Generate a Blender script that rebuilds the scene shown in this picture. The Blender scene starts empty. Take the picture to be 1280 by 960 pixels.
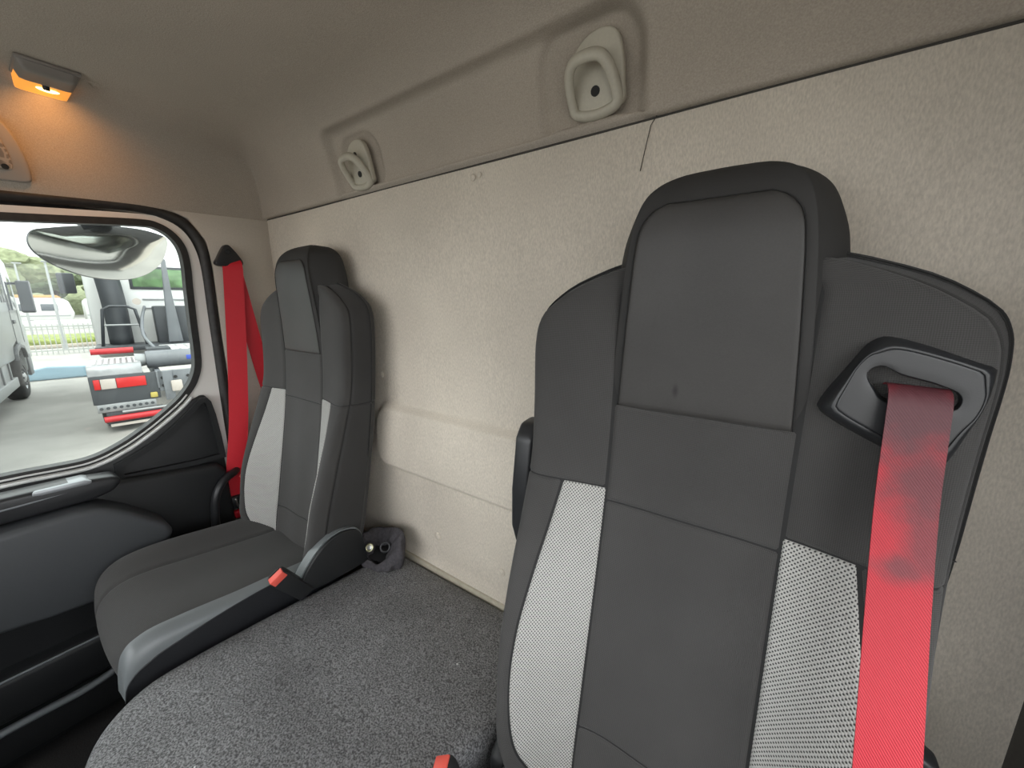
import bpy, bmesh, math, random
import numpy as np
from mathutils import Vector, Matrix

random.seed(7)
scene = bpy.context.scene
col = scene.collection

# ---------------------------------------------------------------- camera
cam_d = bpy.data.cameras.new('camera')
cam_d.sensor_width = 36.0
cam_d.lens = 36.0 * 480 / 1280
cam_d.clip_start = 0.02
cam_d.clip_end = 500
cam = bpy.data.objects.new('camera', cam_d)
col.objects.link(cam)
cam.location = (0, 0, 2.2)
cam.rotation_euler = (math.radians(90 - 12), 0, math.radians(35.2))
scene.camera = cam

# ---------------------------------------------------------------- sky, sun, exposure
world = bpy.data.worlds.new('overcast_sky')
scene.world = world
world.use_nodes = True
wn = world.node_tree.nodes
wl = world.node_tree.links
bg = wn['Background']
tc = wn.new('ShaderNodeTexCoord')
nz = wn.new('ShaderNodeTexNoise')
nz.inputs['Scale'].default_value = 3.0
nz.inputs['Detail'].default_value = 4.0
cr = wn.new('ShaderNodeValToRGB')
cr.color_ramp.elements[0].position = 0.35
cr.color_ramp.elements[0].color = (0.88, 0.94, 1.0, 1)
cr.color_ramp.elements[1].position = 0.62
cr.color_ramp.elements[1].color = (1.0, 1.0, 0.99, 1)
wl.new(tc.outputs['Generated'], nz.inputs['Vector'])
wl.new(nz.outputs['Fac'], cr.inputs['Fac'])
wl.new(cr.outputs['Color'], bg.inputs['Color'])
bg.inputs['Strength'].default_value = 1.9

sun_d = bpy.data.lights.new('veiled_sun', 'SUN')
sun_d.energy = 1.0
sun_d.angle = math.radians(25)
sun_d.color = (1.0, 0.96, 0.9)
sun = bpy.data.objects.new('veiled_sun', sun_d)
col.objects.link(sun)
sun.rotation_euler = (math.radians(20), math.radians(20), 0)

scene.view_settings.view_transform = 'Standard'
scene.view_settings.look = 'None'
scene.view_settings.gamma = 1.0
scene.view_settings.use_curve_mapping = False
scene.view_settings.exposure = 1.35


# ---------------------------------------------------------------- materials
MATS = {}


def new_mat(name):
    m = bpy.data.materials.new(name)
    m.use_nodes = True
    MATS[name] = m
    nt = m.node_tree
    return m, nt, nt.nodes['Principled BSDF']


def mat(name, color, rough=0.6, metal=0.0, var=0.0, vscale=40.0, stretch=(1, 1, 1), bump=0.0, bscale=200.0,
        spec=0.5, sheen=0.0, big=0.0, bigscale=4.0, emit=None, estr=0.0, uv=False):
    m, nt, p = new_mat(name)
    N, L = nt.nodes, nt.links
    p.inputs['Base Color'].default_value = (*color, 1)
    p.inputs['Roughness'].default_value = rough
    p.inputs['Metallic'].default_value = metal
    p.inputs['Specular IOR Level'].default_value = spec
    if sheen:
        p.inputs['Sheen Weight'].default_value = sheen
        p.inputs['Sheen Roughness'].default_value = 0.5
    if emit:
        p.inputs['Emission Color'].default_value = (*emit, 1)
        p.inputs['Emission Strength'].default_value = estr
    t = N.new('ShaderNodeTexCoord')
    mp = N.new('ShaderNodeMapping')
    mp.inputs['Scale'].default_value = stretch
    L.new(t.outputs['UV' if uv else 'Object'], mp.inputs['Vector'])
    last = None
    if var:
        n = N.new('ShaderNodeTexNoise')
        n.inputs['Scale'].default_value = vscale
        n.inputs['Detail'].default_value = 3
        L.new(mp.outputs['Vector'], n.inputs['Vector'])
        r = N.new('ShaderNodeMapRange')
        r.inputs['From Min'].default_value = 0.3
        r.inputs['From Max'].default_value = 0.7
        r.inputs['To Min'].default_value = 1 - var
        r.inputs['To Max'].default_value = 1 + var
        L.new(n.outputs['Fac'], r.inputs['Value'])
        last = r.outputs['Result']
    if big:
        n = N.new('ShaderNodeTexNoise')
        n.inputs['Scale'].default_value = bigscale
        n.inputs['Detail'].default_value = 4
        L.new(t.outputs['Object'], n.inputs['Vector'])
        r = N.new('ShaderNodeMapRange')
        r.inputs['From Min'].default_value = 0.3
        r.inputs['From Max'].default_value = 0.7
        r.inputs['To Min'].default_value = 1 - big
        r.inputs['To Max'].default_value = 1 + big
        L.new(n.outputs['Fac'], r.inputs['Value'])
        if last is not None:
            mu = N.new('ShaderNodeMath')
            mu.operation = 'MULTIPLY'
            L.new(last, mu.inputs[0])
            L.new(r.outputs['Result'], mu.inputs[1])
            last = mu.outputs[0]
        else:
            last = r.outputs['Result']
    if last is not None:
        vm = N.new('ShaderNodeVectorMath')
        vm.operation = 'SCALE'
        vm.inputs[0].default_value = color
        L.new(last, vm.inputs['Scale'])
        L.new(vm.outputs['Vector'], p.inputs['Base Color'])
    if bump:
        n = N.new('ShaderNodeTexNoise')
        n.inputs['Scale'].default_value = bscale
        n.inputs['Detail'].default_value = 2
        L.new(mp.outputs['Vector'], n.inputs['Vector'])
        b = N.new('ShaderNodeBump')
        b.inputs['Strength'].default_value = bump
        b.inputs['Distance'].default_value = 0.002
        L.new(n.outputs['Fac'], b.inputs['Height'])
        L.new(b.outputs['Normal'], p.inputs['Normal'])
    return m


# felt-like cab lining
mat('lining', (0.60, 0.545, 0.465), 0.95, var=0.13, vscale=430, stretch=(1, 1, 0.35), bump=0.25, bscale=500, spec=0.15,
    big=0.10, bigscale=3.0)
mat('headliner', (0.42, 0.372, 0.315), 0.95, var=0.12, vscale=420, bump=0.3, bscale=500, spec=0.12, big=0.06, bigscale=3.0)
mat('pillar_trim', (0.52, 0.475, 0.41), 0.65, var=0.05, vscale=300, bump=0.1, bscale=600)
mat('seam_dark', (0.05, 0.046, 0.04), 0.9)
mat('hook_plastic', (0.50, 0.47, 0.39), 0.5, var=0.04, vscale=200)
mat('hole_black', (0.012, 0.012, 0.012), 0.7)
mat('black_plastic', (0.016, 0.017, 0.018), 0.5, bump=0.12, bscale=900, spec=0.4)
mat('black_satin', (0.02, 0.021, 0.023), 0.38, bump=0.05, bscale=900)
mat('door_pad', (0.058, 0.062, 0.067), 0.55, bump=0.12, bscale=700)
mat('grey_satin', (0.20, 0.215, 0.225), 0.42, bump=0.05, bscale=700)
mat('silver_inlay', (0.34, 0.36, 0.38), 0.35, metal=0.3)
mat('shield_grey', (0.16, 0.175, 0.18), 0.36, bump=0.10, bscale=900)
mat('shield_dark', (0.020, 0.021, 0.024), 0.5, bump=0.08, bscale=900)
mat('rubber', (0.022, 0.021, 0.02), 0.55, var=0.3, vscale=60)
mat('frame_paint', (0.80, 0.78, 0.74), 0.4)
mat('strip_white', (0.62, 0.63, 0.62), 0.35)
mat('floor_carpet', (0.022, 0.021, 0.021), 0.95, var=0.4, vscale=300, bump=0.5, bscale=400)
mat('right_trim', (0.09, 0.088, 0.082), 0.7, var=0.08, vscale=200)
mat('seat_shell', (0.014, 0.014, 0.014), 0.8)
mat('thread', (0.012, 0.012, 0.012), 0.8)
mat('metal', (0.55, 0.55, 0.53), 0.3, metal=1.0)
mat('brass', (0.60, 0.58, 0.38), 0.3, metal=1.0)
mat('buckle_red', (0.78, 0.11, 0.08), 0.45)
mat('bag_cloth', (0.062, 0.058, 0.064), 0.95, var=0.25, vscale=120, bump=0.6, bscale=140)
mat('gaiter_black', (0.012, 0.012, 0.013), 0.8)
mat('wall_dirt_strip', (0.46, 0.42, 0.33), 0.8, var=0.1, vscale=60)


def fabric(name, color, weave=950.0, var=0.35, big=0.08, bump=0.3):
    """Woven seat cloth: fine crossing ribs from two wave textures on metric UVs."""
    m, nt, p = new_mat(name)
    N, L = nt.nodes, nt.links
    p.inputs['Roughness'].default_value = 0.9
    p.inputs['Specular IOR Level'].default_value = 0.25
    p.inputs['Sheen Weight'].default_value = 0.12
    uvn = N.new('ShaderNodeTexCoord')
    wv = []
    for d in ('X', 'Y'):
        w = N.new('ShaderNodeTexWave')
        w.bands_direction = d
        w.inputs['Scale'].default_value = weave / 6.0
        w.inputs['Distortion'].default_value = 1.5
        w.inputs['Detail'].default_value = 2
        L.new(uvn.outputs['UV'], w.inputs['Vector'])
        wv.append(w)
    mu = N.new('ShaderNodeMath')
    mu.operation = 'ADD'
    L.new(wv[0].outputs['Fac'], mu.inputs[0])
    L.new(wv[1].outputs['Fac'], mu.inputs[1])
    n = N.new('ShaderNodeTexNoise')
    n.inputs['Scale'].default_value = 7
    n.inputs['Detail'].default_value = 4
    L.new(uvn.outputs['Object'], n.inputs['Vector'])
    r = N.new('ShaderNodeMapRange')
    r.inputs['From Max'].default_value = 2.0
    r.inputs['To Min'].default_value = 1 - var
    r.inputs['To Max'].default_value = 1 + var
    L.new(mu.outputs[0], r.inputs['Value'])
    r2 = N.new('ShaderNodeMapRange')
    r2.inputs['From Min'].default_value = 0.3
    r2.inputs['From Max'].default_value = 0.7
    r2.inputs['To Min'].default_value = 1 - big
    r2.inputs['To Max'].default_value = 1 + big
    L.new(n.outputs['Fac'], r2.inputs['Value'])
    m2 = N.new('ShaderNodeMath')
    m2.operation = 'MULTIPLY'
    L.new(r.outputs['Result'], m2.inputs[0])
    L.new(r2.outputs['Result'], m2.inputs[1])
    vm = N.new('ShaderNodeVectorMath')
    vm.operation = 'SCALE'
    vm.inputs[0].default_value = color
    L.new(m2.outputs[0], vm.inputs['Scale'])
    L.new(vm.outputs['Vector'], p.inputs['Base Color'])
    b = N.new('ShaderNodeBump')
    b.inputs['Strength'].default_value = bump
    b.inputs['Distance'].default_value = 0.0006
    L.new(mu.outputs[0], b.inputs['Height'])
    L.new(b.outputs['Normal'], p.inputs['Normal'])
    return m


fabric('seat_cloth', (0.053, 0.0515, 0.050))
fabric('seat_cloth_side', (0.038, 0.037, 0.036), var=0.2)
mat('pad_leather', (0.043, 0.041, 0.039), 0.47, var=0.06, vscale=500, bump=0.10, bscale=1200, spec=0.35, big=0.10, bigscale=9)
mat('headrest_cloth', (0.036, 0.035, 0.034), 0.75, bump=0.15, bscale=1500, spec=0.3)


def mesh_fabric():
    """Light knit with staggered dark oval holes, on metric UVs."""
    m, nt, p = new_mat('mesh_fabric')
    N, L = nt.nodes, nt.links
    uvn = N.new('ShaderNodeTexCoord')
    sx = N.new('ShaderNodeSeparateXYZ')
    L.new(uvn.outputs['UV'], sx.inputs[0])

    def M(op, a, b=None):
        n = N.new('ShaderNodeMath')
        n.operation = op
        for i, v in enumerate((a, b)):
            if v is None:
                continue
            if isinstance(v, (int, float)):
                n.inputs[i].default_value = v
            else:
                L.new(v, n.inputs[i])
        return n.outputs[0]

    ax = M('MULTIPLY', sx.outputs['X'], 2 * math.pi / 0.0054)
    ay = M('MULTIPLY', sx.outputs['Y'], 2 * math.pi / 0.0058)
    f = M('MULTIPLY', M('COSINE', ax), M('COSINE', ay))      # staggered lattice
    g = N.new('ShaderNodeMapRange')
    g.inputs['From Min'].default_value = 0.15
    g.inputs['From Max'].default_value = 0.55
    L.new(f, g.inputs['Value'])
    mx = N.new('ShaderNodeMix')
    mx.data_type = 'RGBA'
    mx.inputs['A'].default_value = (0.46, 0.455, 0.43, 1)
    mx.inputs['B'].default_value = (0.05, 0.05, 0.05, 1)
    L.new(g.outputs['Result'], mx.inputs['Factor'])
    L.new(mx.outputs['Result'], p.inputs['Base Color'])
    b = N.new('ShaderNodeBump')
    b.invert = True
    b.inputs['Strength'].default_value = 0.6
    b.inputs['Distance'].default_value = 0.001
    L.new(f, b.inputs['Height'])
    L.new(b.outputs['Normal'], p.inputs['Normal'])
    p.inputs['Roughness'].default_value = 0.8
    return m


mesh_fabric()


def bunk_mat():
    m, nt, p = new_mat('bunk_vinyl')
    N, L = nt.nodes, nt.links
    t = N.new('ShaderNodeTexCoord')
    v = N.new('ShaderNodeTexVoronoi')
    v.inputs['Scale'].default_value = 260
    L.new(t.outputs['Object'], v.inputs['Vector'])
    n = N.new('ShaderNodeTexNoise')
    n.inputs['Scale'].default_value = 310
    n.inputs['Detail'].default_value = 4
    n.inputs['Roughness'].default_value = 0.65
    L.new(t.outputs['Object'], n.inputs['Vector'])
    c = N.new('ShaderNodeValToRGB')
    c.color_ramp.elements[0].position = 0.40
    c.color_ramp.elements[0].color = (0.046, 0.046, 0.049, 1)
    c.color_ramp.elements[1].position = 0.62
    c.color_ramp.elements[1].color = (0.31, 0.312, 0.318, 1)
    L.new(n.outputs['Fac'], c.inputs['Fac'])
    n2 = N.new('ShaderNodeTexNoise')
    n2.inputs['Scale'].default_value = 5
    n2.inputs['Detail'].default_value = 5
    L.new(t.outputs['Object'], n2.inputs['Vector'])
    r = N.new('ShaderNodeMapRange')
    r.inputs['From Min'].default_value = 0.3
    r.inputs['From Max'].default_value = 0.7
    r.inputs['To Min'].default_value = 0.75
    r.inputs['To Max'].default_value = 1.15
    L.new(n2.outputs['Fac'], r.inputs['Value'])
    vm = N.new('ShaderNodeVectorMath')
    vm.operation = 'SCALE'
    L.new(c.outputs['Color'], vm.inputs[0])
    L.new(r.outputs['Result'], vm.inputs['Scale'])
    L.new(vm.outputs['Vector'], p.inputs['Base Color'])
    p.inputs['Roughness'].default_value = 0.52
    b = N.new('ShaderNodeBump')
    b.inputs['Strength'].default_value = 0.8
    b.inputs['Distance'].default_value = 0.0016
    L.new(n.outputs['Fac'], b.inputs['Height'])
    L.new(b.outputs['Normal'], p.inputs['Normal'])


bunk_mat()


def webbing(name, dirty):
    """Red belt webbing: fine twill; optional grime stains of their own shape."""
    m, nt, p = new_mat(name)
    N, L = nt.nodes, nt.links
    t = N.new('ShaderNodeTexCoord')
    mp = N.new('ShaderNodeMapping')
    mp.inputs['Rotation'].default_value = (0, 0, math.radians(35))
    L.new(t.outputs['UV'], mp.inputs['Vector'])
    w = N.new('ShaderNodeTexWave')
    w.inputs['Scale'].default_value = 150
    w.inputs['Distortion'].default_value = 0.6
    L.new(mp.outputs['Vector'], w.inputs['Vector'])
    mx = N.new('ShaderNodeMix')
    mx.data_type = 'RGBA'
    k_ = 1.0 if dirty else 1.5
    mx.inputs['A'].default_value = (0.30 * k_, 0.009, 0.018, 1)
    mx.inputs['B'].default_value = (0.43 * k_, 0.018, 0.032, 1)
    L.new(w.outputs['Fac'], mx.inputs['Factor'])
    out = mx.outputs['Result']
    if dirty:
        # stain centres in UV metres along the strap (v runs from the slot down)
        sep = N.new('ShaderNodeSeparateXYZ')
        L.new(t.outputs['UV'], sep.inputs[0])
        nn = N.new('ShaderNodeTexNoise')
        nn.inputs['Scale'].default_value = 38
        nn.inputs['Detail'].default_value = 4
        L.new(t.outputs['UV'], nn.inputs['Vector'])
        fac = None
        for (cu, cv, ru, rv, k) in ((0.024, 0.060, 0.10, 0.070, 0.90), (0.036, 0.130, 0.040, 0.060, 0.78),
                                    (0.042, 0.185, 0.024, 0.050, 0.65), (0.024, 0.215, 0.024, 0.018, 0.70)):
            d = N.new('ShaderNodeVectorMath')
            d.operation = 'SUBTRACT'
            L.new(t.outputs['UV'], d.inputs[0])
            d.inputs[1].default_value = (cu, cv, 0)
            s = N.new('ShaderNodeVectorMath')
            s.operation = 'DIVIDE'
            L.new(d.outputs['Vector'], s.inputs[0])
            s.inputs[1].default_value = (ru, rv, 1)
            ln = N.new('ShaderNodeVectorMath')
            ln.operation = 'LENGTH'
            L.new(s.outputs['Vector'], ln.inputs[0])
            a = N.new('ShaderNodeMath')
            a.operation = 'ADD'
            L.new(ln.outputs['Value'], a.inputs[0])
            L.new(nn.outputs['Fac'], a.inputs[1])
            r = N.new('ShaderNodeMapRange')
            r.interpolation_type = 'SMOOTHSTEP'
            r.inputs['From Min'].default_value = 0.75
            r.inputs['From Max'].default_value = 1.7
            r.inputs['To Min'].default_value = k
            r.inputs['To Max'].default_value = 0
            L.new(a.outputs[0], r.inputs['Value'])
            if fac is None:
                fac = r.outputs['Result']
            else:
                q = N.new('ShaderNodeMath')
                q.operation = 'MAXIMUM'
                L.new(fac, q.inputs[0])
                L.new(r.outputs['Result'], q.inputs[1])
                fac = q.outputs[0]
        m2 = N.new('ShaderNodeMix')
        m2.data_type = 'RGBA'
        L.new(out, m2.inputs['A'])
        m2.inputs['B'].default_value = (0.062, 0.030, 0.036, 1)
        L.new(fac, m2.inputs['Factor'])
        out = m2.outputs['Result']
    L.new(out, p.inputs['Base Color'])
    p.inputs['Roughness'].default_value = 0.5
    p.inputs['Specular IOR Level'].default_value = 0.35
    b = N.new('ShaderNodeBump')
    b.inputs['Strength'].default_value = 0.35
    b.inputs['Distance'].default_value = 0.0006
    L.new(w.outputs['Fac'], b.inputs['Height'])
    L.new(b.outputs['Normal'], p.inputs['Normal'])


webbing('belt_red', False)
webbing('belt_red_dirty', True)


def glass_mat(name, tint, refl=0.08):
    m = bpy.data.materials.new(name)
    m.use_nodes = True
    MATS[name] = m
    nt = m.node_tree
    nt.nodes.remove(nt.nodes['Principled BSDF'])
    out = nt.nodes['Material Output']
    tr = nt.nodes.new('ShaderNodeBsdfTransparent')
    tr.inputs['Color'].default_value = (*tint, 1)
    gl = nt.nodes.new('ShaderNodeBsdfGlossy')
    gl.inputs['Roughness'].default_value = 0.02
    fr = nt.nodes.new('ShaderNodeFresnel')
    fr.inputs['IOR'].default_value = 1.4
    mix = nt.nodes.new('ShaderNodeMixShader')
    nt.links.new(fr.outputs['Fac'], mix.inputs['Fac'])
    nt.links.new(tr.outputs['BSDF'], mix.inputs[1])
    nt.links.new(gl.outputs['BSDF'], mix.inputs[2])
    nt.links.new(mix.outputs['Shader'], out.inputs['Surface'])
    return m


glass_mat('window_glass', (0.82, 0.85, 0.83))
mat('lamp_grey', (0.22, 0.20, 0.18), 0.45)
mat('lamp_amber', (0.8, 0.30, 0.05), 0.3, emit=(1.0, 0.36, 0.05), estr=0.32)
mat('lamp_bulb', (1.0, 0.8, 0.4), 0.3, emit=(1.0, 0.70, 0.25), estr=2.5)


def grille_mat():
    m, nt, p = new_mat('grille_plastic')
    N, L = nt.nodes, nt.links
    t = N.new('ShaderNodeTexCoord')
    v = N.new('ShaderNodeTexVoronoi')
    v.feature = 'DISTANCE_TO_EDGE'
    v.inputs['Scale'].default_value = 62
    L.new(t.outputs['Object'], v.inputs['Vector'])
    c = N.new('ShaderNodeValToRGB')
    c.color_ramp.elements[0].position = 0.05
    c.color_ramp.elements[0].color = (0.42, 0.36, 0.30, 1)
    c.color_ramp.elements[1].position = 0.14
    c.color_ramp.elements[1].color = (0.22, 0.19, 0.16, 1)
    L.new(v.outputs['Distance'], c.inputs['Fac'])
    L.new(c.outputs['Color'], p.inputs['Base Color'])
    p.inputs['Roughness'].default_value = 0.6


grille_mat()
mat('speaker_plastic', (0.36, 0.32, 0.28), 0.55)

# outdoor
mat('concrete', (0.27, 0.26, 0.24), 0.9, var=0.10, vscale=1.5, big=0.16, bigscale=0.5)
mat('truck_grey', (0.27, 0.285, 0.285), 0.35, var=0.03, vscale=3)
mat('truck_grey_dark', (0.085, 0.09, 0.095), 0.5)
mat('truck_white', (0.70, 0.70, 0.69), 0.35)
mat('aluminium', (0.30, 0.305, 0.31), 0.4, metal=0.5, var=0.15, vscale=8)
mat('tyre', (0.022, 0.022, 0.022), 0.8, var=0.3, vscale=20)
mat('chassis', (0.05, 0.054, 0.06), 0.5, var=0.1, vscale=4)
mat('chassis_grey', (0.14, 0.148, 0.16), 0.5, var=0.1, vscale=4)
mat('dark_glass', (0.035, 0.045, 0.05), 0.08)
mat('green_reflection_glass', (0.12, 0.21, 0.10), 0.15, var=0.5, vscale=4)  # green reflection in the rear pane, put into its colour
mat('red_paint', (0.45, 0.02, 0.025), 0.4)
mat('reflector_red', (0.50, 0.015, 0.015), 0.3)
mat('reflector_white', (0.45, 0.40, 0.36), 0.4)
mat('blue_print', (0.04, 0.08, 0.40), 0.5)
mat('yellow_tape', (0.40, 0.32, 0.08), 0.6)
mat('caravan_white', (0.52, 0.52, 0.50), 0.5, var=0.05, vscale=2)
mat('caravan_window', (0.05, 0.06, 0.07), 0.2)
mat('orange_awning', (0.42, 0.24, 0.09), 0.7)
mat('galvanised', (0.30, 0.31, 0.31), 0.5, metal=0.3)
mat('fence_metal', (0.30, 0.31, 0.29), 0.6)
mat('grass', (0.16, 0.19, 0.05), 0.95, var=0.5, vscale=6, big=0.2, bigscale=1.0)
mat('kerb', (0.34, 0.30, 0.25), 0.9, var=0.1, vscale=5)
mat('foliage', (0.14, 0.17, 0.10), 0.95, var=0.35, vscale=2)  # both foliage greens are paled to put distance haze into the colour
mat('foliage_light', (0.20, 0.22, 0.13), 0.95, var=0.3, vscale=2)
mat('bark', (0.07, 0.05, 0.035), 0.95)
mat('blue_panel', (0.22, 0.33, 0.40), 0.25)
mat('mirror_glass', (0.88, 0.89, 0.88), 0.12, metal=1.0)
mat('mirror_housing', (0.022, 0.024, 0.028), 0.4)


# ---------------------------------------------------------------- mesh helpers
def link_mesh(name, verts, faces, material, parent=None, smooth=True, uvs=None):
    me = bpy.data.meshes.new(name)
    me.from_pydata([tuple(map(float, v)) for v in verts], [], faces)
    if uvs is not None:
        lay = me.uv_layers.new(name='UVMap')
        for l in me.loops:
            lay.data[l.index].uv = uvs[l.vertex_index]
    if smooth:
        me.polygons.foreach_set('use_smooth', [True] * len(me.polygons))
    me.materials.append(MATS[material])
    me.update()
    o = bpy.data.objects.new(name, me)
    col.objects.link(o)
    if parent is not None:
        o.parent = parent
    return o


def from_bm(name, bm, material, parent=None, smooth_angle=40):
    bmesh.ops.recalc_face_normals(bm, faces=bm.faces[:])
    me = bpy.data.meshes.new(name)
    bm.to_mesh(me)
    bm.free()
    if smooth_angle:
        me.polygons.foreach_set('use_smooth', [True] * len(me.polygons))
        me.set_sharp_from_angle(angle=math.radians(smooth_angle))
    me.materials.append(MATS[material])
    o = bpy.data.objects.new(name, me)
    col.objects.link(o)
    if parent is not None:
        o.parent = parent
    return o


def grid_mesh(name, P, material, parent=None, uv=None, flip=False, close_u=False):
    """P: array (n, m, 3)."""
    n, m = P.shape[:2]
    verts = P.reshape(-1, 3)
    faces = []
    for i in range(n - 1):
        for j in range(m - 1 if not close_u else m):
            j2 = (j + 1) % m
            f = (i * m + j, i * m + j2, (i + 1) * m + j2, (i + 1) * m + j)
            faces.append(f[::-1] if flip else f)
    uvs = None if uv is None else [tuple(map(float, q)) for q in uv.reshape(-1, 2)]
    return link_mesh(name, verts, faces, material, parent, True, uvs)


def bevel_bm(bm, w, seg=2, angle=25):
    if w <= 0:
        return
    es = [e for e in bm.edges if len(e.link_faces) == 2 and e.calc_face_angle(0) > math.radians(angle)]
    bmesh.ops.bevel(bm, geom=es, offset=w, segments=seg, profile=0.5, affect='EDGES', clamp_overlap=True)


def prism_bm(pts, a0, a1, axis='x'):
    """Polygon in the two other axes extruded from a0 to a1 along axis."""
    bm = bmesh.new()

    def mk(p, a):
        if axis == 'x':
            return (a, p[0], p[1])
        if axis == 'y':
            return (p[0], a, p[1])
        return (p[0], p[1], a)
    va = [bm.verts.new(mk(p, a0)) for p in pts]
    vb = [bm.verts.new(mk(p, a1)) for p in pts]
    bm.faces.new(va)
    bm.faces.new(vb[::-1])
    n = len(pts)
    for i in range(n):
        bm.faces.new((va[i], vb[i], vb[(i + 1) % n], va[(i + 1) % n]))
    bmesh.ops.recalc_face_normals(bm, faces=bm.faces[:])
    return bm


def prism(name, pts, a0, a1, material, parent=None, axis='x', bevel=0.0, seg=2, angle=25):
    bm = prism_bm(pts, a0, a1, axis)
    bevel_bm(bm, bevel, seg, angle)
    return from_bm(name, bm, material, parent)


def box(name, lo, hi, material, parent=None, bevel=0.0, seg=2):
    return prism(name, [(lo[1], lo[2]), (hi[1], lo[2]), (hi[1], hi[2]), (lo[1], hi[2])], lo[0], hi[0], material, parent,
                 'x', bevel, seg)


def smooth_path(pts, n=8, closed=False):
    pts = [Vector(p) for p in pts]
    out = []
    N = len(pts)
    rng = range(N if closed else N - 1)
    for i in rng:
        if closed:
            p0, p1, p2, p3 = pts[(i - 1) % N], pts[i], pts[(i + 1) % N], pts[(i + 2) % N]
        else:
            p1, p2 = pts[i], pts[i + 1]
            p0 = pts[i - 1] if i > 0 else p1 * 2 - p2
            p3 = pts[i + 2] if i + 2 < N else p2 * 2 - p1
        for k in range(n):
            t = k / n
            out.append(0.5 * ((2 * p1) + (p2 - p0) * t + (2 * p0 - 5 * p1 + 4 * p2 - p3) * t * t
                              + (3 * p1 - p0 - 3 * p2 + p3) * t ** 3))
    if not closed:
        out.append(pts[-1])
    return out


def tube(name, path, r, material, parent=None, sides=10, closed=False, rx=None):
    """Sweep a round (or oval rx) section along a path."""
    path = [Vector(p) for p in path]
    n = len(path)
    verts, faces = [], []
    prev = None
    for i, p in enumerate(path):
        if closed:
            t = path[(i + 1) % n] - path[i - 1]
        else:
            t = path[min(i + 1, n - 1)] - path[max(i - 1, 0)]
        t.normalize()
        if prev is None:
            a = Vector((0, 0, 1)) if abs(t.z) < 0.9 else Vector((1, 0, 0))
            u = t.cross(a).normalized()
        else:
            u = (prev - t * prev.dot(t)).normalized()
        prev = u
        w = t.cross(u)
        for k in range(sides):
            an = 2 * math.pi * k / sides
            verts.append(p + u * math.cos(an) * (rx or r) + w * math.sin(an) * r)
    for i in range(n if closed else n - 1):
        i2 = (i + 1) % n
        for k in range(sides):
            k2 = (k + 1) % sides
            faces.append((i * sides + k, i * sides + k2, i2 * sides + k2, i2 * sides + k))
    if not closed:
        faces.append(tuple(range(sides))[::-1])
        faces.append(tuple((n - 1) * sides + k for k in range(sides)))
    return link_mesh(name, verts, faces, material, parent)


def cyl(name, p0, p1, r, material, parent=None, sides=16, r2=None, bevel=0.0):
    p0, p1 = Vector(p0), Vector(p1)
    d = p1 - p0
    bm = bmesh.new()
    bmesh.ops.create_cone(bm, cap_ends=True, segments=sides, radius1=r, radius2=r if r2 is None else r2, depth=d.length)
    q = d.to_track_quat('Z', 'Y').to_matrix().to_4x4()
    bmesh.ops.transform(bm, matrix=Matrix.Translation((p0 + p1) / 2) @ q, verts=bm.verts[:])
    bevel_bm(bm, bevel)
    return from_bm(name, bm, material, parent)


def ribbon(name, path, wdirs, width, thick, material, parent=None, v0=0.0):
    """Flat strap with real thickness; uv in metres (u across, v along)."""
    path = [Vector(p) for p in path]
    n = len(path)
    verts, uvs, faces = [], [], []
    L = v0
    for i, p in enumerate(path):
        if i:
            L += (path[i] - path[i - 1]).length
        t = (path[min(i + 1, n - 1)] - path[max(i - 1, 0)]).normalized()
        w = Vector(wdirs[i] if isinstance(wdirs, list) else wdirs)
        w = (w - t * w.dot(t)).normalized()
        nn = t.cross(w).normalized()
        prof = [(-.5, .5), (-.25, .5), (0, .5), (.25, .5), (.5, .5), (.5, -.5), (0, -.5), (-.5, -.5)]
        for (a, b) in prof:
            verts.append(p + w * a * width + nn * b * thick)
            uvs.append(((a + .5) * width, L))
    m = 8
    for i in range(n - 1):
        for k in range(m):
            k2 = (k + 1) % m
            faces.append((i * m + k, i * m + k2, (i + 1) * m + k2, (i + 1) * m + k))
    faces.append(tuple(range(m))[::-1])
    faces.append(tuple((n - 1) * m + k for k in range(m)))
    o = link_mesh(name, verts, faces, material, parent, False, uvs)
    return o


def blob(name, center, radii, material, parent=None, noise=0.25, sub=3, seed=0):
    rnd = random.Random(seed)
    bm = bmesh.new()
    bmesh.ops.create_icosphere(bm, subdivisions=sub, radius=1)
    ph = [Vector((rnd.uniform(-1, 1), rnd.uniform(-1, 1), rnd.uniform(-1, 1))) * 4 for _ in range(10)]
    for v in bm.verts:
        k = sum(math.sin(v.co.dot(q) * 1.6 + q.x * 3) for q in ph) / 5
        v.co *= 1 + noise * k + rnd.uniform(-.5, .5) * noise * .5
        v.co = Vector(center) + Vector((v.co.x * radii[0], v.co.y * radii[1], v.co.z * radii[2]))
    return from_bm(name, bm, material, parent, smooth_angle=0)


def thing(name, label, cat, loc=(0, 0, 0), rotz=0, group=None):
    o = bpy.data.objects.new(name, None)
    o.empty_display_size = 0.05
    col.objects.link(o)
    o.location = loc
    o.rotation_euler = (0, 0, rotz)
    tag(o, label, cat, group)
    return o


def tag(o, label, cat, group=None):
    o['label'] = label
    o['category'] = cat
    if group:
        o['group'] = group
    return o


def structure(o, label=None):
    o['kind'] = 'structure'
    if label:
        o['label'] = label
    return o


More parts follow.
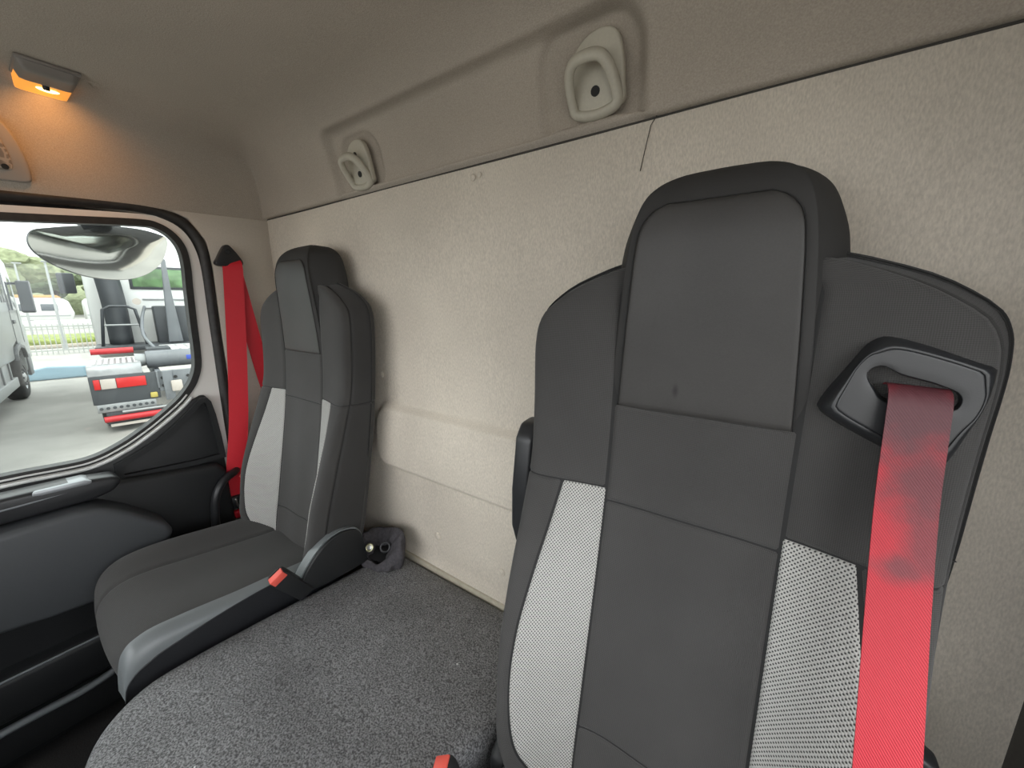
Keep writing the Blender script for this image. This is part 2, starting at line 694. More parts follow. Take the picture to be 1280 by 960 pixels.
def pch(xs, ys):
    """Monotone cubic interpolation."""
    xs = np.array(xs, float)
    ys = np.array(ys, float)
    h = np.diff(xs)
    d = np.diff(ys) / h
    m = np.zeros(len(xs))
    m[0], m[-1] = d[0], d[-1]
    for i in range(1, len(xs) - 1):
        if d[i - 1] * d[i] > 0:
            w1, w2 = 2 * h[i] + h[i - 1], h[i] + 2 * h[i - 1]
            m[i] = (w1 + w2) / (w1 / d[i - 1] + w2 / d[i])

    def f(x):
        x = min(max(x, xs[0]), xs[-1])
        i = min(int(np.searchsorted(xs, x, side='right')) - 1, len(xs) - 2)
        t = (x - xs[i]) / h[i]
        return ((2 * t ** 3 - 3 * t ** 2 + 1) * ys[i] + (t ** 3 - 2 * t ** 2 + t) * h[i] * m[i]
                + (-2 * t ** 3 + 3 * t ** 2) * ys[i + 1] + (t ** 3 - t ** 2) * h[i] * m[i + 1])
    return f


def sstep(a, b, x):
    t = min(max((x - a) / (b - a), 0), 1)
    return t * t * (3 - 2 * t)


def offset_poly(pts, d):
    """Offset a counter-clockwise polygon outwards by d."""
    n = len(pts)
    out = []
    for i in range(n):
        p0, p1, p2 = Vector(pts[i - 1]), Vector(pts[i]), Vector(pts[(i + 1) % n])
        e1 = (p1 - p0).normalized()
        e2 = (p2 - p1).normalized()
        n1 = Vector((e1.y, -e1.x))
        n2 = Vector((e2.y, -e2.x))
        b = (n1 + n2)
        b = b / max(b.dot(n1), 0.3)
        out.append(tuple(p1 + b * d))
    return out


def ring(name, inner, outer, x0, x1, material, parent=None, bevel=0.0):
    """Ring between two matched outlines (y, z), extruded from x0 to x1."""
    bm = bmesh.new()
    n = len(inner)
    V = [[bm.verts.new((x, p[0], p[1])) for p in poly] for poly, x in ((inner, x0), (outer, x0), (outer, x1), (inner, x1))]
    for i in range(n):
        j = (i + 1) % n
        for a in range(4):
            b = (a + 1) % 4
            bm.faces.new((V[a][i], V[a][j], V[b][j], V[b][i]))
    bevel_bm(bm, bevel, 2, 50)
    return from_bm(name, bm, material, parent)


XL, XR, YB = -1.70, 0.34, 0.75      # cab side walls, rear wall


def dp(pts, x):
    """Take outlines measured on the door plane to a plane further inboard."""
    k = x / XL
    return [(y * k, 2.2 - (2.2 - z) * k) for y, z in pts]


# ================================================================ CAB SHELL
# ---- headliner with rolled rear and side headers, one moulded piece
rear_prof = [(.756, 2.512), (.748, 2.513), (.738, 2.514), (.733, 2.519), (.731, 2.53), (.722, 2.58), (.705, 2.635), (.675, 2.676),
             (.62, 2.703), (.55, 2.714), (.45, 2.719), (.2, 2.72), (-.2, 2.72), (-.6, 2.70), (-.85, 2.66), (-1.0, 2.60)]
left_prof = [(-1.712, 2.497), (-1.70, 2.498), (-1.69, 2.504), (-1.683, 2.52), (-1.67, 2.56), (-1.645, 2.625), (-1.60, 2.678), (-1.53, 2.704),
             (-1.45, 2.716), (-1.3, 2.72), (-1.0, 2.72), (-.68, 2.72)]


def resample2(pts, n):
    """Catmull-Rom through pts with equal arc spacing."""
    P = smooth_path([(a, b, 0) for a, b in pts], 24)
    L = [0]
    for i in range(1, len(P)):
        L.append(L[-1] + (P[i] - P[i - 1]).length)
    xs = [p.x for p in P]
    ys = [p.y for p in P]
    ts = np.concatenate([np.linspace(0, .34, int(n * .6), endpoint=False), np.linspace(.34, L[-1], int(n * .4))])
    return [(float(np.interp(t, L, xs)), float(np.interp(t, L, ys)), float(t)) for t in ts]


RP = resample2(rear_prof, 130)
LP = resample2(left_prof, 80)
xs_all = [(x, z) for x, z, t in LP]
# dense x positions over the middle for the pocket
mid = np.linspace(-1.25, -0.15, 160)
left_part = [(x, z) for x, z in xs_all if x < -1.25]
right_part = [(-1.36 - x, z) for x, z in reversed(xs_all) if -1.36 - x > -0.15]
zl_f = pch([p[0] for p in xs_all], [p[1] for p in xs_all])
colsx = left_part + [(x, zl_f(x) if x < -.68 else zl_f(-1.36 - x)) for x in mid] + right_part


def rrect(x, s, x0, x1, s0, s1, r, soft):
    """1 inside a rounded rectangle, falling to 0 over soft."""
    cx, cs = (x0 + x1) / 2, (s0 + s1) / 2
    dx = abs(x - cx) - (x1 - x0) / 2 + r
    ds = abs(s - cs) - (s1 - s0) / 2 + r
    d = math.hypot(max(dx, 0), max(ds, 0)) + min(max(dx, ds), 0) - r
    return sstep(soft, 0, d) if d > 0 else 1.0


Pc = np.zeros((len(colsx), len(RP), 3))
for i, (x, zl) in enumerate(colsx):
    for j, (y, zr, s) in enumerate(RP):
        wgt = sstep(2.72, 2.50, zl)
        zl2 = zl + (min(y, .75) - .75) * .04 * wgt
        k = .012
        h = max(k - abs(zl2 - zr), 0) / k
        z = min(zl2, zr) - h * h * k * .25
        px, py, pz = x, y, z
        if zr < zl2 and -1.3 < x < -.1:
            j0, j1 = max(j - 1, 0), min(j + 1, len(RP) - 1)
            ty, tz = RP[j1][0] - RP[j0][0], RP[j1][1] - RP[j0][1]
            l = math.hypot(ty, tz) or 1
            ny, nzz = tz / l, -ty / l
            s_edge = s
            dpt = .024 * rrect(x, s_edge, -1.155, -.260, -.30, .168, .035, .030)
            dpt += .010 * rrect(x, s_edge, -1.125, -.975, .03, .150, .04, .012)
            dpt += .010 * rrect(x, s_edge, -.445, -.258, .02, .168, .045, .014)
            if s < .03:
                dpt *= s / .03
            py += ny * dpt
            pz += nzz * dpt
        Pc[i, j] = (px, py, pz)
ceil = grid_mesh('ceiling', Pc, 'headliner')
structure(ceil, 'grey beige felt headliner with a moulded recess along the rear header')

# ---- rear wall lining with a raised horizontal swage
xs = np.concatenate([np.linspace(-1.72, -1.18, 24, endpoint=False), np.linspace(-1.18, -1.0, 44, endpoint=False),
                     np.linspace(-1.0, .36, 60)])
zs = np.concatenate([np.linspace(.86, 1.30, 8, endpoint=False), np.linspace(1.30, 2.0, 130, endpoint=False), np.linspace(2.0, 2.5115, 24)])
Pw = np.zeros((len(xs), len(zs), 3))
for i, x in enumerate(xs):
    for j, z in enumerate(zs):
        e = rrect(x, z, -1.048, .02, 1.690, 1.865, .045, .028)
        e *= 0.62 + 0.38 * sstep(1.90, 1.72, z)
        y = YB - .032 * e
        y += .002 * math.sin(x * 7 + z * 2) * math.sin(z * 5 + 1)
        # lower lip that turns out on to the bunk
        y -= .012 * sstep(1.415, 1.365, z)
        Pw[i, j] = (x, y, z)
wb = grid_mesh('wall_back', Pw, 'lining', flip=True)
structure(wb, 'beige grey felt lined rear cab wall with a raised horizontal rib')
for (x, z, r) in ((-1.038, 1.974, .010), (-.812, 1.482, .013), (-.562, 1.466, .011), (-.640, 2.486, .008), (-.62, 2.489, .006)):
    bm = bmesh.new()
    bmesh.ops.create_uvsphere(bm, u_segments=16, v_segments=8, radius=r)
    for v in bm.verts:
        v.co = Vector((x + v.co.x, YB - .002 + v.co.y * .35, z + v.co.z))
    from_bm('trim_plug', bm, 'lining', wb)
# vertical join of the lining below the header, and its loose thread
tube('lining_join', [(-.222, YB - .003, 2.515), (-.232, YB - .004, 2.50), (-.240, YB - .004, 2.46), (-.246, YB - .003, 2.43)], .0007, 'seam_dark', wb, 6)
box('header_joint', (-1.69, YB - .002, 2.5095), (.34, YB + .03, 2.5125), 'seam_dark', wb)
box('lower_lip', (-1.5, .731, 1.355), (.3, .745, 1.377), 'wall_dirt_strip', wb, .004)

# ---- B pillar and front pillar on the left
wl_ = thing('wall_left', '', '')
for k in ('label', 'category'):
    del wl_[k]
structure(wl_)
pil = prism('pillar_trim', [(.540, .9), (.76, .9), (.76, 2.53), (.40, 2.53), (.40, 2.510), (.43, 2.506), (.50, 2.476), (.541, 2.41), (.549, 2.32), (.545, 2.1), (.543, 1.45)],
            XL - .03, XL + .012, 'pillar_trim', wl_, bevel=.004)
box('front_pillar', (XL - .03, -1.02, .9), (XL + .01, -.66, 2.56), 'pillar_trim', wl_, .01)
box('header_rail', (XL - .05, -.68, 2.475), (XL - .012, .42, 2.54), 'pillar_trim', wl_, .004)
box('sill_panel', (XL - .06, -.7, .80), (XL + .01, .76, .945), 'black_plastic', wl_, .01)

# ---- right wall (driver's side): dark trim with the door window opening
wr = thing('wall_right', '', '')
for k in ('label', 'category'):
    del wr[k]
structure(wr)
box('lower_trim', (XR - .012, -1.02, .86), (XR + .04, .76, 1.70), 'right_trim', wr, .005)
box('pillar_trim', (XR - .012, .42, 1.70), (XR + .04, .76, 2.54), 'right_trim', wr, .005)
box('front_pillar', (XR - .012, -1.02, 1.70), (XR + .04, -.66, 2.54), 'right_trim', wr, .005)
box('header_rail', (XR, -.66, 2.43), (XR + .04, .42, 2.54), 'right_trim', wr, .005)

# ---- front of the cab below and beside the windscreen opening
wf = thing('wall_front', '', '')
for k in ('label', 'category'):
    del wf[k]
structure(wf)
prism('dashboard', [(-1.04, .86), (-.70, .86), (-.62, 1.45), (-.66, 1.66), (-.76, 1.73), (-1.04, 1.75)], XL, XR, 'black_plastic', wf, bevel=.03)
box('windscreen_pillar', (XL, -1.04, 1.75), (XL + .09, -.96, 2.62), 'pillar_trim', wf, .01)
box('windscreen_pillar', (XR - .09, -1.04, 1.75), (XR, -.96, 2.62), 'pillar_trim', wf, .01)
box('windscreen_header', (XL, -1.04, 2.56), (XR, -.985, 2.66), 'pillar_trim', wf, .01)

fl = box('floor', (XL - .04, -1.04, .84), (XR + .04, .78, .88), 'floor_carpet')
structure(fl, 'dark carpeted cab floor')

# ================================================================ LEFT DOOR
door = bpy.data.objects.new('door_1', None)
col.objects.link(door)
structure(door, 'black trimmed cab door with white painted window frame')

win_keys = [(-.60, 1.735), (-.30, 1.735), (-.01, 1.734), (.075, 1.730), (.14, 1.7275), (.18, 1.735), (.215, 1.749), (.254, 1.769), (.316, 1.810), (.380, 1.861), (.414, 1.898),
            (.438, 1.937), (.455, 1.998), (.461, 2.14), (.466, 2.25), (.470, 2.32), (.466, 2.375), (.447, 2.412), (.415, 2.434),
            (.37, 2.437), (.20, 2.420), (.0, 2.400), (-.25, 2.375), (-.42, 2.34), (-.52, 2.18), (-.60, 1.90)]
WIN = [(p.x, p.y) for p in smooth_path([(a, b, 0) for a, b in win_keys], 4, True)]
O1 = offset_poly(WIN, .016)
O2 = offset_poly(WIN, .044)

door_out = [(-.66, 1.0), (-.3, .965), (0, .96), (.30, .96), (.46, .98), (.50, 1.05), (.512, 1.4), (.514, 1.7), (.514, 2.1), (.517, 2.30), (.508, 2.385),
            (.480, 2.440), (.43, 2.468), (.36, 2.471), (0, 2.437), (-.30, 2.405), (-.47, 2.37), (-.58, 2.18), (-.66, 1.9)]


def star_match(inner, outer_pts, c):
    """Outer outline sampled at the polar angles of the inner outline about c."""
    n = len(outer_pts)
    res = []
    for (y, z) in inner:
        d = Vector((y - c[0], z - c[1])).normalized()
        best = None
        for i in range(n):
            a, b = Vector(outer_pts[i]), Vector(outer_pts[(i + 1) % n])
            e = b - a
            den = d.x * (-e.y) + e.x * d.y
            if abs(den) < 1e-9:
                continue
            r = a - Vector(c)
            t = (r.x * (-e.y) + e.x * r.y) / den
            u = (d.x * r.y - d.y * r.x) / den
            if t > 0 and -1e-6 <= u <= 1 + 1e-6 and (best is None or t < best):
                best = t
        res.append((c[0] + d.x * best, c[1] + d.y * best))
    return res


DO = star_match(O1, [(p.x, p.y) for p in smooth_path([(a, b, 0) for a, b in door_out], 5, True)], (-.05, 1.95))
SK = star_match(O1, [(-.72, .90), (.60, .90), (.60, 2.56), (-.72, 2.56)], (-.05, 1.95))
ring('outer_skin', O1, SK, XL - .075, XL - .047, 'rubber', wl_)
ring('door_frame', O1, DO, XL - .045, XL, 'frame_paint', door, .004)
ring('window_gasket', offset_poly(WIN, -.002), offset_poly(WIN, .018), XL - .03, XL + .006, 'rubber', door, .004)
# white tubes below the glass: painted gloss of the rubber and white metal gap
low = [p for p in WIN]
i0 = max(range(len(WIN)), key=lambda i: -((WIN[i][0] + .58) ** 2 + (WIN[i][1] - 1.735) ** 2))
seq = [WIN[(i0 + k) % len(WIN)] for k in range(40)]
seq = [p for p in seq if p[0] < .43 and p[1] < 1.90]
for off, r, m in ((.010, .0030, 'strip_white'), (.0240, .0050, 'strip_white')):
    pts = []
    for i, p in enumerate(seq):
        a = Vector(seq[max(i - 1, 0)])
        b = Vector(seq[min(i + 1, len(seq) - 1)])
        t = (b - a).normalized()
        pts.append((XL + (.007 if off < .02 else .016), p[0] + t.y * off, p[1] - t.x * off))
    tube('glint_strip', pts, r, m, door, 8)
# seal between door and pillar
seal_path = smooth_path([(XL - .002, -.62, 2.412), (XL - .002, -.3, 2.440), (XL - .002, 0, 2.464), (XL - .002, .30, 2.490), (XL - .002, .41, 2.490), (XL - .002, .487, 2.462),
                         (XL - .002, .526, 2.400), (XL - .002, .534, 2.32), (XL - .002, .530, 2.1), (XL - .002, .527, 1.8), (XL - .002, .527, 1.45), (XL - .002, .52, 1.1), (XL - .002, .50, .98)], 6)
tube('door_seal', seal_path, .0165, 'rubber', door, 10)
# upper trim panel below the glass
tr_off = offset_poly(WIN, .024)
trim = [(-.64, 1.711)] + sorted([p for p in tr_off if -.55 < p[0] < .449 and p[1] < 1.862])[::2] + [(.448, 1.872), (.462, 1.874),
        (.474, 1.852), (.480, 1.80), (.489, 1.70), (.493, 1.55), (.495, 1.30), (.48, 1.0), (-.64, 1.0)]
prism('upper_trim', trim, XL - .004, XL + .018, 'black_plastic', door, bevel=.008)
# raised border round the set-back corner
U = [(.20, 1.645), (.20, 1.700), (.25, 1.722), (.31, 1.752), (.36, 1.790), (.40, 1.826), (.432, 1.858), (.448, 1.867), (.462, 1.866), (.472, 1.85), (.480, 1.80), (.486, 1.72), (.490, 1.63), (.40, 1.63)][::-1]
ring('corner_border', offset_poly(U, -.017), U, XL + .012, XL + .036, 'black_plastic', door, .006)
prism('shelf_panel', dp([(-.64, 1.650), (.10, 1.652), (.18, 1.645), (.30, 1.628), (.47, 1.605), (.492, 1.57), (.496, 1.3), (.48, 1.0), (-.64, 1.0)], XL + .045), XL + .01, XL + .065,
      'black_plastic', door, bevel=.016, seg=3)
# pull rail with silver inlay
prism('pull_rail', dp([(-.64, 1.690), (-.02, 1.676), (.10, 1.673), (.20, 1.660), (.215, 1.640), (.19, 1.612), (.14, 1.600), (0, 1.602), (-.64, 1.61)], XL + .11), XL + .05, XL + .125,
      'black_satin', door, bevel=.012, seg=3)
prism('pull_inlay', dp([(.035, 1.674), (.135, 1.672), (.150, 1.664), (.145, 1.655), (.05, 1.658), (.03, 1.662)], XL + .11), XL + .06, XL + .127, 'silver_inlay', door, bevel=.004)
tube('rail_edge', [(XL + .124, -.6, 2.2 - .56 * .928), (XL + .124, .0, 2.2 - .560 * .928), (XL + .122, .10, 2.2 - .558 * .928), (XL + .12, .175, 2.2 - .562 * .928)], .0028, 'grey_satin', door, 6)
# soft elbow pad
padp = dp([(-.66, 1.565), (-.10, 1.575), (.10, 1.578), (.16, 1.567), (.22, 1.520), (.30, 1.440), (.312, 1.405), (.27, 1.34), (.14, 1.262), (.0, 1.275), (-.2, 1.31), (-.66, 1.34)], XL + .15)
prism('elbow_pad', padp, XL + .03, XL + .165, 'door_pad', door, bevel=.022, seg=4, angle=12)
# map pocket
prism('map_pocket', dp([(-.66, 1.15), (-.2, 1.15), (.08, 1.15), (.36, 1.17), (.40, 1.12), (.37, 1.01), (-.66, 1.01)], XL + .11), XL + .03, XL + .12, 'black_plastic', door, bevel=.02, seg=3)
tube('pocket_edge', [(XL + .118, y * .93, 2.2 - (2.2 - z) * .93) for y, z in ((-.6, 1.138), (-.2, 1.140), (.08, 1.140), (.34, 1.156))], .003, 'grey_satin', door, 6)
tube('sill_strip', smooth_path([(XL + .09, -.62, 2.2 - 1.215 * .947), (XL + .09, -.13, 2.2 - 1.213 * .947), (XL + .09, .04, 2.2 - 1.216 * .947), (XL + .085, .12, 2.2 - 1.19 * .947), (XL + .07, .17, 2.2 - 1.12 * .947)], 5),
     .011, 'grey_satin', door, 8)
box('lower_skirt', (XL - .04, -.64, .945), (XL + .085, .49, 1.06), 'black_plastic', door, .01)

glass = ring('window_1', [((a - 0) * .02, 2.07 + (b - 2.07) * .02) for a, b in WIN], offset_poly(WIN, .008), XL - .022, XL - .018, 'window_glass')
# close the small centre so the pane is whole
bm = bmesh.new()
bm.from_mesh(glass.data)
bmesh.ops.delete(bm, geom=bm.verts[:], context='VERTS')
for xx in (XL - .022, XL - .018):
    bm.faces.new([bm.verts.new((xx, p[0], p[1])) for p in offset_poly(WIN, .008)])
bm.to_mesh(glass.data)
bm.free()
structure(glass, 'clear side window pane of the cab door')

# black grab handle beside the seat
gh = tube('grab_handle', smooth_path([(XL + .03, .522, 1.572), (XL + .06, .50, 1.572), (XL + .085, .455, 1.56), (XL + .095, .425, 1.52), (XL + .092, .412, 1.45), (XL + .085, .408, 1.36), (XL + .03, .405, 1.31)], 6),
          .0135, 'black_satin', None, 12)
tag(gh, 'black curved grab handle between door panel and passenger seat', 'handle')


# ================================================================ SEATS
def catmull(ctrl, s):
    n = len(ctrl) - 1
    s = min(max(s, 0), n)
    i = min(int(s), n - 1)
    t = s - i

    def g(k):
        if k < 0:
            return (-ctrl[1][0], ctrl[1][1])          # mirror about the centre line
        if k > n:
            return (-ctrl[n - 1][0], ctrl[n - 1][1])
        return ctrl[k]
    p0, p1, p2, p3 = g(i - 1), g(i), g(i + 1), g(i + 2)
    r = []
    for a in (0, 1):
        r.append(.5 * (2 * p1[a] + (p2[a] - p0[a]) * t + (2 * p0[a] - 5 * p1[a] + 4 * p2[a] - p3[a]) * t * t
                       + (3 * p1[a] - p0[a] - 3 * p2[a] + p3[a]) * t ** 3))
    return r


yc_f = pch([1.34, 1.42, 1.55, 1.70, 1.90, 2.03, 2.15, 2.25, 2.27], [.462, .471, .497, .525, .556, .568, .572, .585, .60])
W_f = pch([1.34, 1.38, 1.44, 1.54, 1.70, 1.90, 2.05, 2.12, 2.15, 2.175, 2.205, 2.24, 2.262], [.160, .196, .226, .247, .259, .262, .266, .268, .266, .258, .224, .150, .07])
b_f = pch([1.34, 1.42, 1.50, 1.60, 1.72, 1.85, 1.95, 2.08, 2.2, 2.27], [.045, .066, .082, .082, .066, .038, .017, .014, .010, .0])
yb_f = pch([1.34, 1.5, 1.8, 2.1, 2.2, 2.27], [.585, .605, .640, .662, .664, .655])


def body_S(z, s):
    yc, W, b, yb = yc_f(z), W_f(z), b_f(z), yb_f(z)
    c = min(.117, .58 * W)
    fl = .022 * sstep(1.60, 1.95, z) * min(1, W / .2)
    ctrl = [(0, yc), (c, yc - .08 * b), (c + .80 * (W - c), yc - b), (W - .005, yc - b * .66 + .016), (W + fl * .55, yc + .055),
            (W + fl - .006, yb - .035), (W + fl - min(.05, W * .3), yb), (0, yb + .006)]
    x, y = catmull(ctrl, abs(s))
    up = .010 * sstep(2.08, 2.20, z) * sstep(2.6, 4.6, abs(s))
    return Vector((math.copysign(1, s) * x if s != 0 else x * 0, y, z + up))


hz = [2.02, 2.10, 2.20, 2.28, 2.315, 2.338, 2.355, 2.368, 2.377]
ha = pch(hz, [.122, .118, .111, .103, .096, .088, .074, .050, .012])
hf = pch(hz, [.150, .150, .148, .139, .128, .117, .100, .070, .015])
hy = pch(hz, [.568, .566, .561, .557, .560, .568, .580, .598, .625])
hb = pch(hz, [.650, .664, .668, .668, .668, .666, .662, .655, .642])


def head_S(z, s):
    a, f, y0, y1 = ha(z), hf(z), hy(z), hb(z)
    ctrl = [(0, y0), (a * .93, y0 + .001), (a * 1.02, y0 + .010), ((a + f) / 2 + .004, y0 + (y1 - y0) * .42), (f, y0 + (y1 - y0) * .78),
            (f * .88, y1 - .002), (0, y1 + .006)]
    x, y = catmull(ctrl, abs(s))
    return Vector((math.copysign(1, s) * x if s != 0 else 0, y, z))


def surf_patch(name, S, zs, sl, sr, ncol, material, parent, org, off=.0030, drop=.0048, soft=1.0, side=1, uvx=True):
    """Upholstery panel: proud of the core surface, rounded down into its seams.
    zs rows; sl(z), sr(z) side limits; side=-1 mirrors."""
    n, m = len(zs), ncol
    P = np.zeros((n, m, 3))
    UV = np.zeros((n, m, 2))
    for i, z in enumerate(zs):
        a, b = sl(z), sr(z)
        for j in range(m):
            s = a + (b - a) * j / (m - 1)
            p = S(z, s)
            e = .02
            ds = S(z, s + e) - S(z, s - e)
            dz = S(min(z + .004, zs[-1] + .004), s) - S(z - .004, s)
            nn = ds.cross(dz)
            nn = nn.normalized() if nn.length > 1e-9 else Vector((0, -1, 0))
            # arc distances to the borders
            w = (S(z, b) - S(z, a)).length
            dj = min(j, m - 1 - j) / (m - 1) * w
            di = min(abs(z - zs[0]), abs(zs[-1] - z))
            d = min(dj, di) / (soft * .002)
            k = 1 - math.exp(-d * d * .9) if d < 3 else 1
            p = p + nn * (off - drop * (1 - k))
            P[i, j] = (org[0] + side * p.x, p.y + org[1], p.z + org[2])
    for i in range(n):
        seg = np.linalg.norm(np.diff(P[i], axis=0), axis=1)
        UV[i, :, 0] = np.concatenate([[0], np.cumsum(seg)])
        UV[i, :, 1] = zs[i]
    return grid_mesh(name, P, material, parent, UV, flip=(side < 0))


def rows(z0, z1, n=None, fine=.004):
    """Row heights with close rows at both ends for the seam roll."""
    n = n or max(int((z1 - z0) / .014), 4)
    a = list(np.linspace(z0 + .012, z1 - .012, n))
    return [z0, z0 + .002, z0 + .005, z0 + .008] + a + [z1 - .008, z1 - .005, z1 - .002, z1]


s2_f = pch([1.385, 1.42, 1.48, 1.57, 1.66, 1.74, 1.84, 1.91], [1.12, 1.55, 1.80, 1.90, 1.86, 1.77, 1.64, 1.55])


def loft(name, S, zs, ss, material, parent, org):
    P = np.zeros((len(zs), len(ss), 3))
    UV = np.zeros((len(zs), len(ss), 2))
    for i, z in enumerate(zs):
        for j, s in enumerate(ss):
            p = S(z, s)
            P[i, j] = (org[0] + p.x, p.y + org[1], p.z + org[2])
            UV[i, j] = (p.x + p.y, z)
    o = grid_mesh(name, P, material, parent, UV)
    me = o.data
    bm = bmesh.new()
    bm.from_mesh(me)
    m = len(ss)
    bm.verts.ensure_lookup_table()
    bmesh.ops.remove_doubles(bm, verts=bm.verts[:], dist=1e-5)
    holes = [e for e in bm.edges if len(e.link_faces) == 1]
    bmesh.ops.holes_fill(bm, edges=holes)
    bmesh.ops.recalc_face_normals(bm, faces=bm.faces[:])
    bm.to_mesh(me)
    bm.free()
    return o


def make_backrest(root, org):
    zc = list(np.linspace(1.34, 2.10, 50)) + list(np.linspace(2.11, 2.262, 34))
    ss = list(np.linspace(-7, 7, 113))
    loft('backrest_core', body_S, zc, ss, 'seat_shell', root, org)
    one, three = (lambda z: 1.0), (lambda z: 3.0)
    surf_patch('upper_centre_panel', body_S, rows(1.888, 2.045), lambda z: -1.0, one, 41, 'seat_cloth', root, org)
    surf_patch('centre_panel', body_S, rows(1.505, 1.888), lambda z: -1.0, one, 41, 'seat_cloth', root, org)
    surf_patch('lower_centre_panel', body_S, rows(1.375, 1.505), lambda z: -1.0, one, 41, 'seat_cloth', root, org)
    for sd in (1, -1):
        surf_patch('shoulder_panel', body_S, rows(1.908, 2.252, 34), one, three, 33, 'seat_cloth', root, org, side=sd)
        surf_patch('mesh_insert', body_S, rows(1.392, 1.908, 50), one, s2_f, 25, 'mesh_fabric', root, org, side=sd)
        surf_patch('side_bolster', body_S, rows(1.385, 1.908, 50), s2_f, three, 21, 'seat_cloth', root, org, side=sd)
        surf_patch('upper_side_panel', body_S, rows(1.908, 2.252, 34), three, lambda z: 5.6, 33, 'seat_cloth_side', root, org, side=sd)
        surf_patch('lower_side_panel', body_S, rows(1.385, 1.908, 40), three, lambda z: 5.6, 33, 'seat_cloth_side', root, org, side=sd)
    # headrest block
    hzz = list(np.linspace(2.02, 2.30, 30)) + list(np.linspace(2.305, 2.377, 26))
    hd = loft('headrest', head_S, hzz, list(np.linspace(-6, 6, 97)), 'headrest_cloth', root, org)

    def pr(z):
        k = max((z - 2.279) / .0545, 0)
        return max((1 - min(k, 1) ** 2.6) ** (1 / 2.6), .50)
    surf_patch('headrest_pad', head_S, rows(2.040, 2.330, 34), lambda z: -1.02 * pr(z), lambda z: 1.02 * pr(z), 41, 'pad_leather', hd, org, off=.0034, drop=.0052, soft=2.2)
    path = []
    zz = list(np.linspace(2.045, 2.327, 44))
    for z in zz:
        p = head_S(z, -1.02 * pr(z) * .955)
        path.append((org[0] + p.x, org[1] + p.y - .0034, org[2] + p.z))
    for k in np.linspace(-.93, .93, 24):
        p = head_S(2.3265, 1.02 * pr(2.33) * k)
        path.append((org[0] + p.x, org[1] + p.y - .0034, org[2] + p.z))
    for z in reversed(zz):
        p = head_S(z, 1.02 * pr(z) * .955)
        path.append((org[0] + p.x, org[1] + p.y - .0034, org[2] + p.z))
    tube('stitching', path, .0009, 'thread', hd, 5)
    return hd


# ---- passenger seat
DS = (-.088, 0.0, 0.0)
PS = (-1.262, .050, 0.0)
ps = thing('passenger_seat', 'grey cloth passenger seat beside the door, with light side inserts and plain shoulders', 'seat', (PS[0], .35, .88))
ps_off = Matrix.Translation(ps.location)


def settle(root):
    """Keep world-space part coordinates when the root Empty is not at the origin."""
    for ch in root.children:
        ch.matrix_parent_inverse = Matrix.Translation(-root.location)


make_backrest(ps, PS)
# seat cushion: profile along t from the back to the rolled front edge
cush = smooth_path([(0, .60, 1.405), (0, .52, 1.418), (0, .40, 1.435), (0, .28, 1.452), (0, .18, 1.466), (0, .125, 1.464), (0, .090, 1.445), (0, .072, 1.41), (0, .070, 1.36), (0, .085, 1.29)], 8)
cL = [0]
for i in range(1, len(cush)):
    cL.append(cL[-1] + (cush[i] - cush[i - 1]).length)
cl_y = [p.y for p in cush]
cl_z = [p.z for p in cush]


def cushion_S(t, x):
    """t metres along the profile; x in metres from seat centre."""
    y = float(np.interp(t, cL, cl_y))
    z = float(np.interp(t, cL, cl_z))
    up = 0.026 * sstep(.11, .20, -x) * sstep(.62, .30, t) - .060 * sstep(-.215, -.265, x)
    up -= .012 * sstep(.165, .210, x)
    up -= .010 * math.exp(-(x / .10) ** 2)
    fy = .018 * (x / .22) ** 2 * sstep(.30, .55, t)
    return Vector((PS[0] + x, y + fy, z + up))


def cushion_panel(name, x0, x1, t0, t1, material, parent):
    xs = [x0, x0 + .002, x0 + .005, x0 + .009] + list(np.linspace(x0 + .014, x1 - .014, 18)) + [x1 - .009, x1 - .005, x1 - .002, x1]
    ts = list(np.linspace(t0, t1, 70))
    P = np.zeros((len(ts), len(xs), 3))
    UV = np.zeros((len(ts), len(xs), 2))
    for i, t in enumerate(ts):
        for j, x in enumerate(xs):
            p = cushion_S(t, x)
            a = cushion_S(t + .004, x) - cushion_S(t - .004, x)
            b = cushion_S(t, x + .004) - cushion_S(t, x - .004)
            n = b.cross(a)
            n = -n.normalized()
            if n.z < -.2 and t < .4:
                n = -n
            d = min(x - x0, x1 - x) / .005
            k = 1 - math.exp(-d * d * .9)
            p = p + n * (.004 - .0055 * (1 - k))
            P[i, j] = p
            UV[i, j] = (x, t)
    return grid_mesh(name, P, material, parent, UV)


cushion_panel('cushion_wing', -.262, -.117, 0, cL[-1], 'seat_cloth', ps)
cushion_panel('cushion_centre', -.117, .205, 0, cL[-1], 'seat_cloth', ps)
# plastic side shield on the bunk side: light upper face, dark flank
ysh = [.060, .064, .075, .095, .13, .18, .24, .30, .35, .40, .46, .52]
zt_f = pch([.06, .064, .075, .095, .13, .18, .30, .40, .52], [1.385, 1.42, 1.462, 1.482, 1.490, 1.486, 1.471, 1.463, 1.45])
ch_f = pch([.06, .075, .095, .13, .20, .28, .33, .37, .52], [.012, .044, .050, .046, .030, .012, .006, .004, .003])
P1 = np.zeros((60, 8, 3))
P2 = np.zeros((60, 4, 3))
for i, y in enumerate(np.concatenate([np.linspace(.06, .10, 18, endpoint=False), np.linspace(.10, .54, 42)])):
    zt, ch = zt_f(y), ch_f(y)
    for j in range(8):
        t = j / 7
        P1[i, j] = (-1.076 + .036 * math.sin(t * math.pi / 2), y + .004 * t, zt - ch * (1 - math.cos(t * math.pi / 2)))
    for j in range(4):
        t = j / 3
        P2[i, j] = (-1.040 - .010 * t, y + .004 + .01 * t * sstep(.12, .06, y), (zt - ch) * (1 - t) + 1.30 * t)
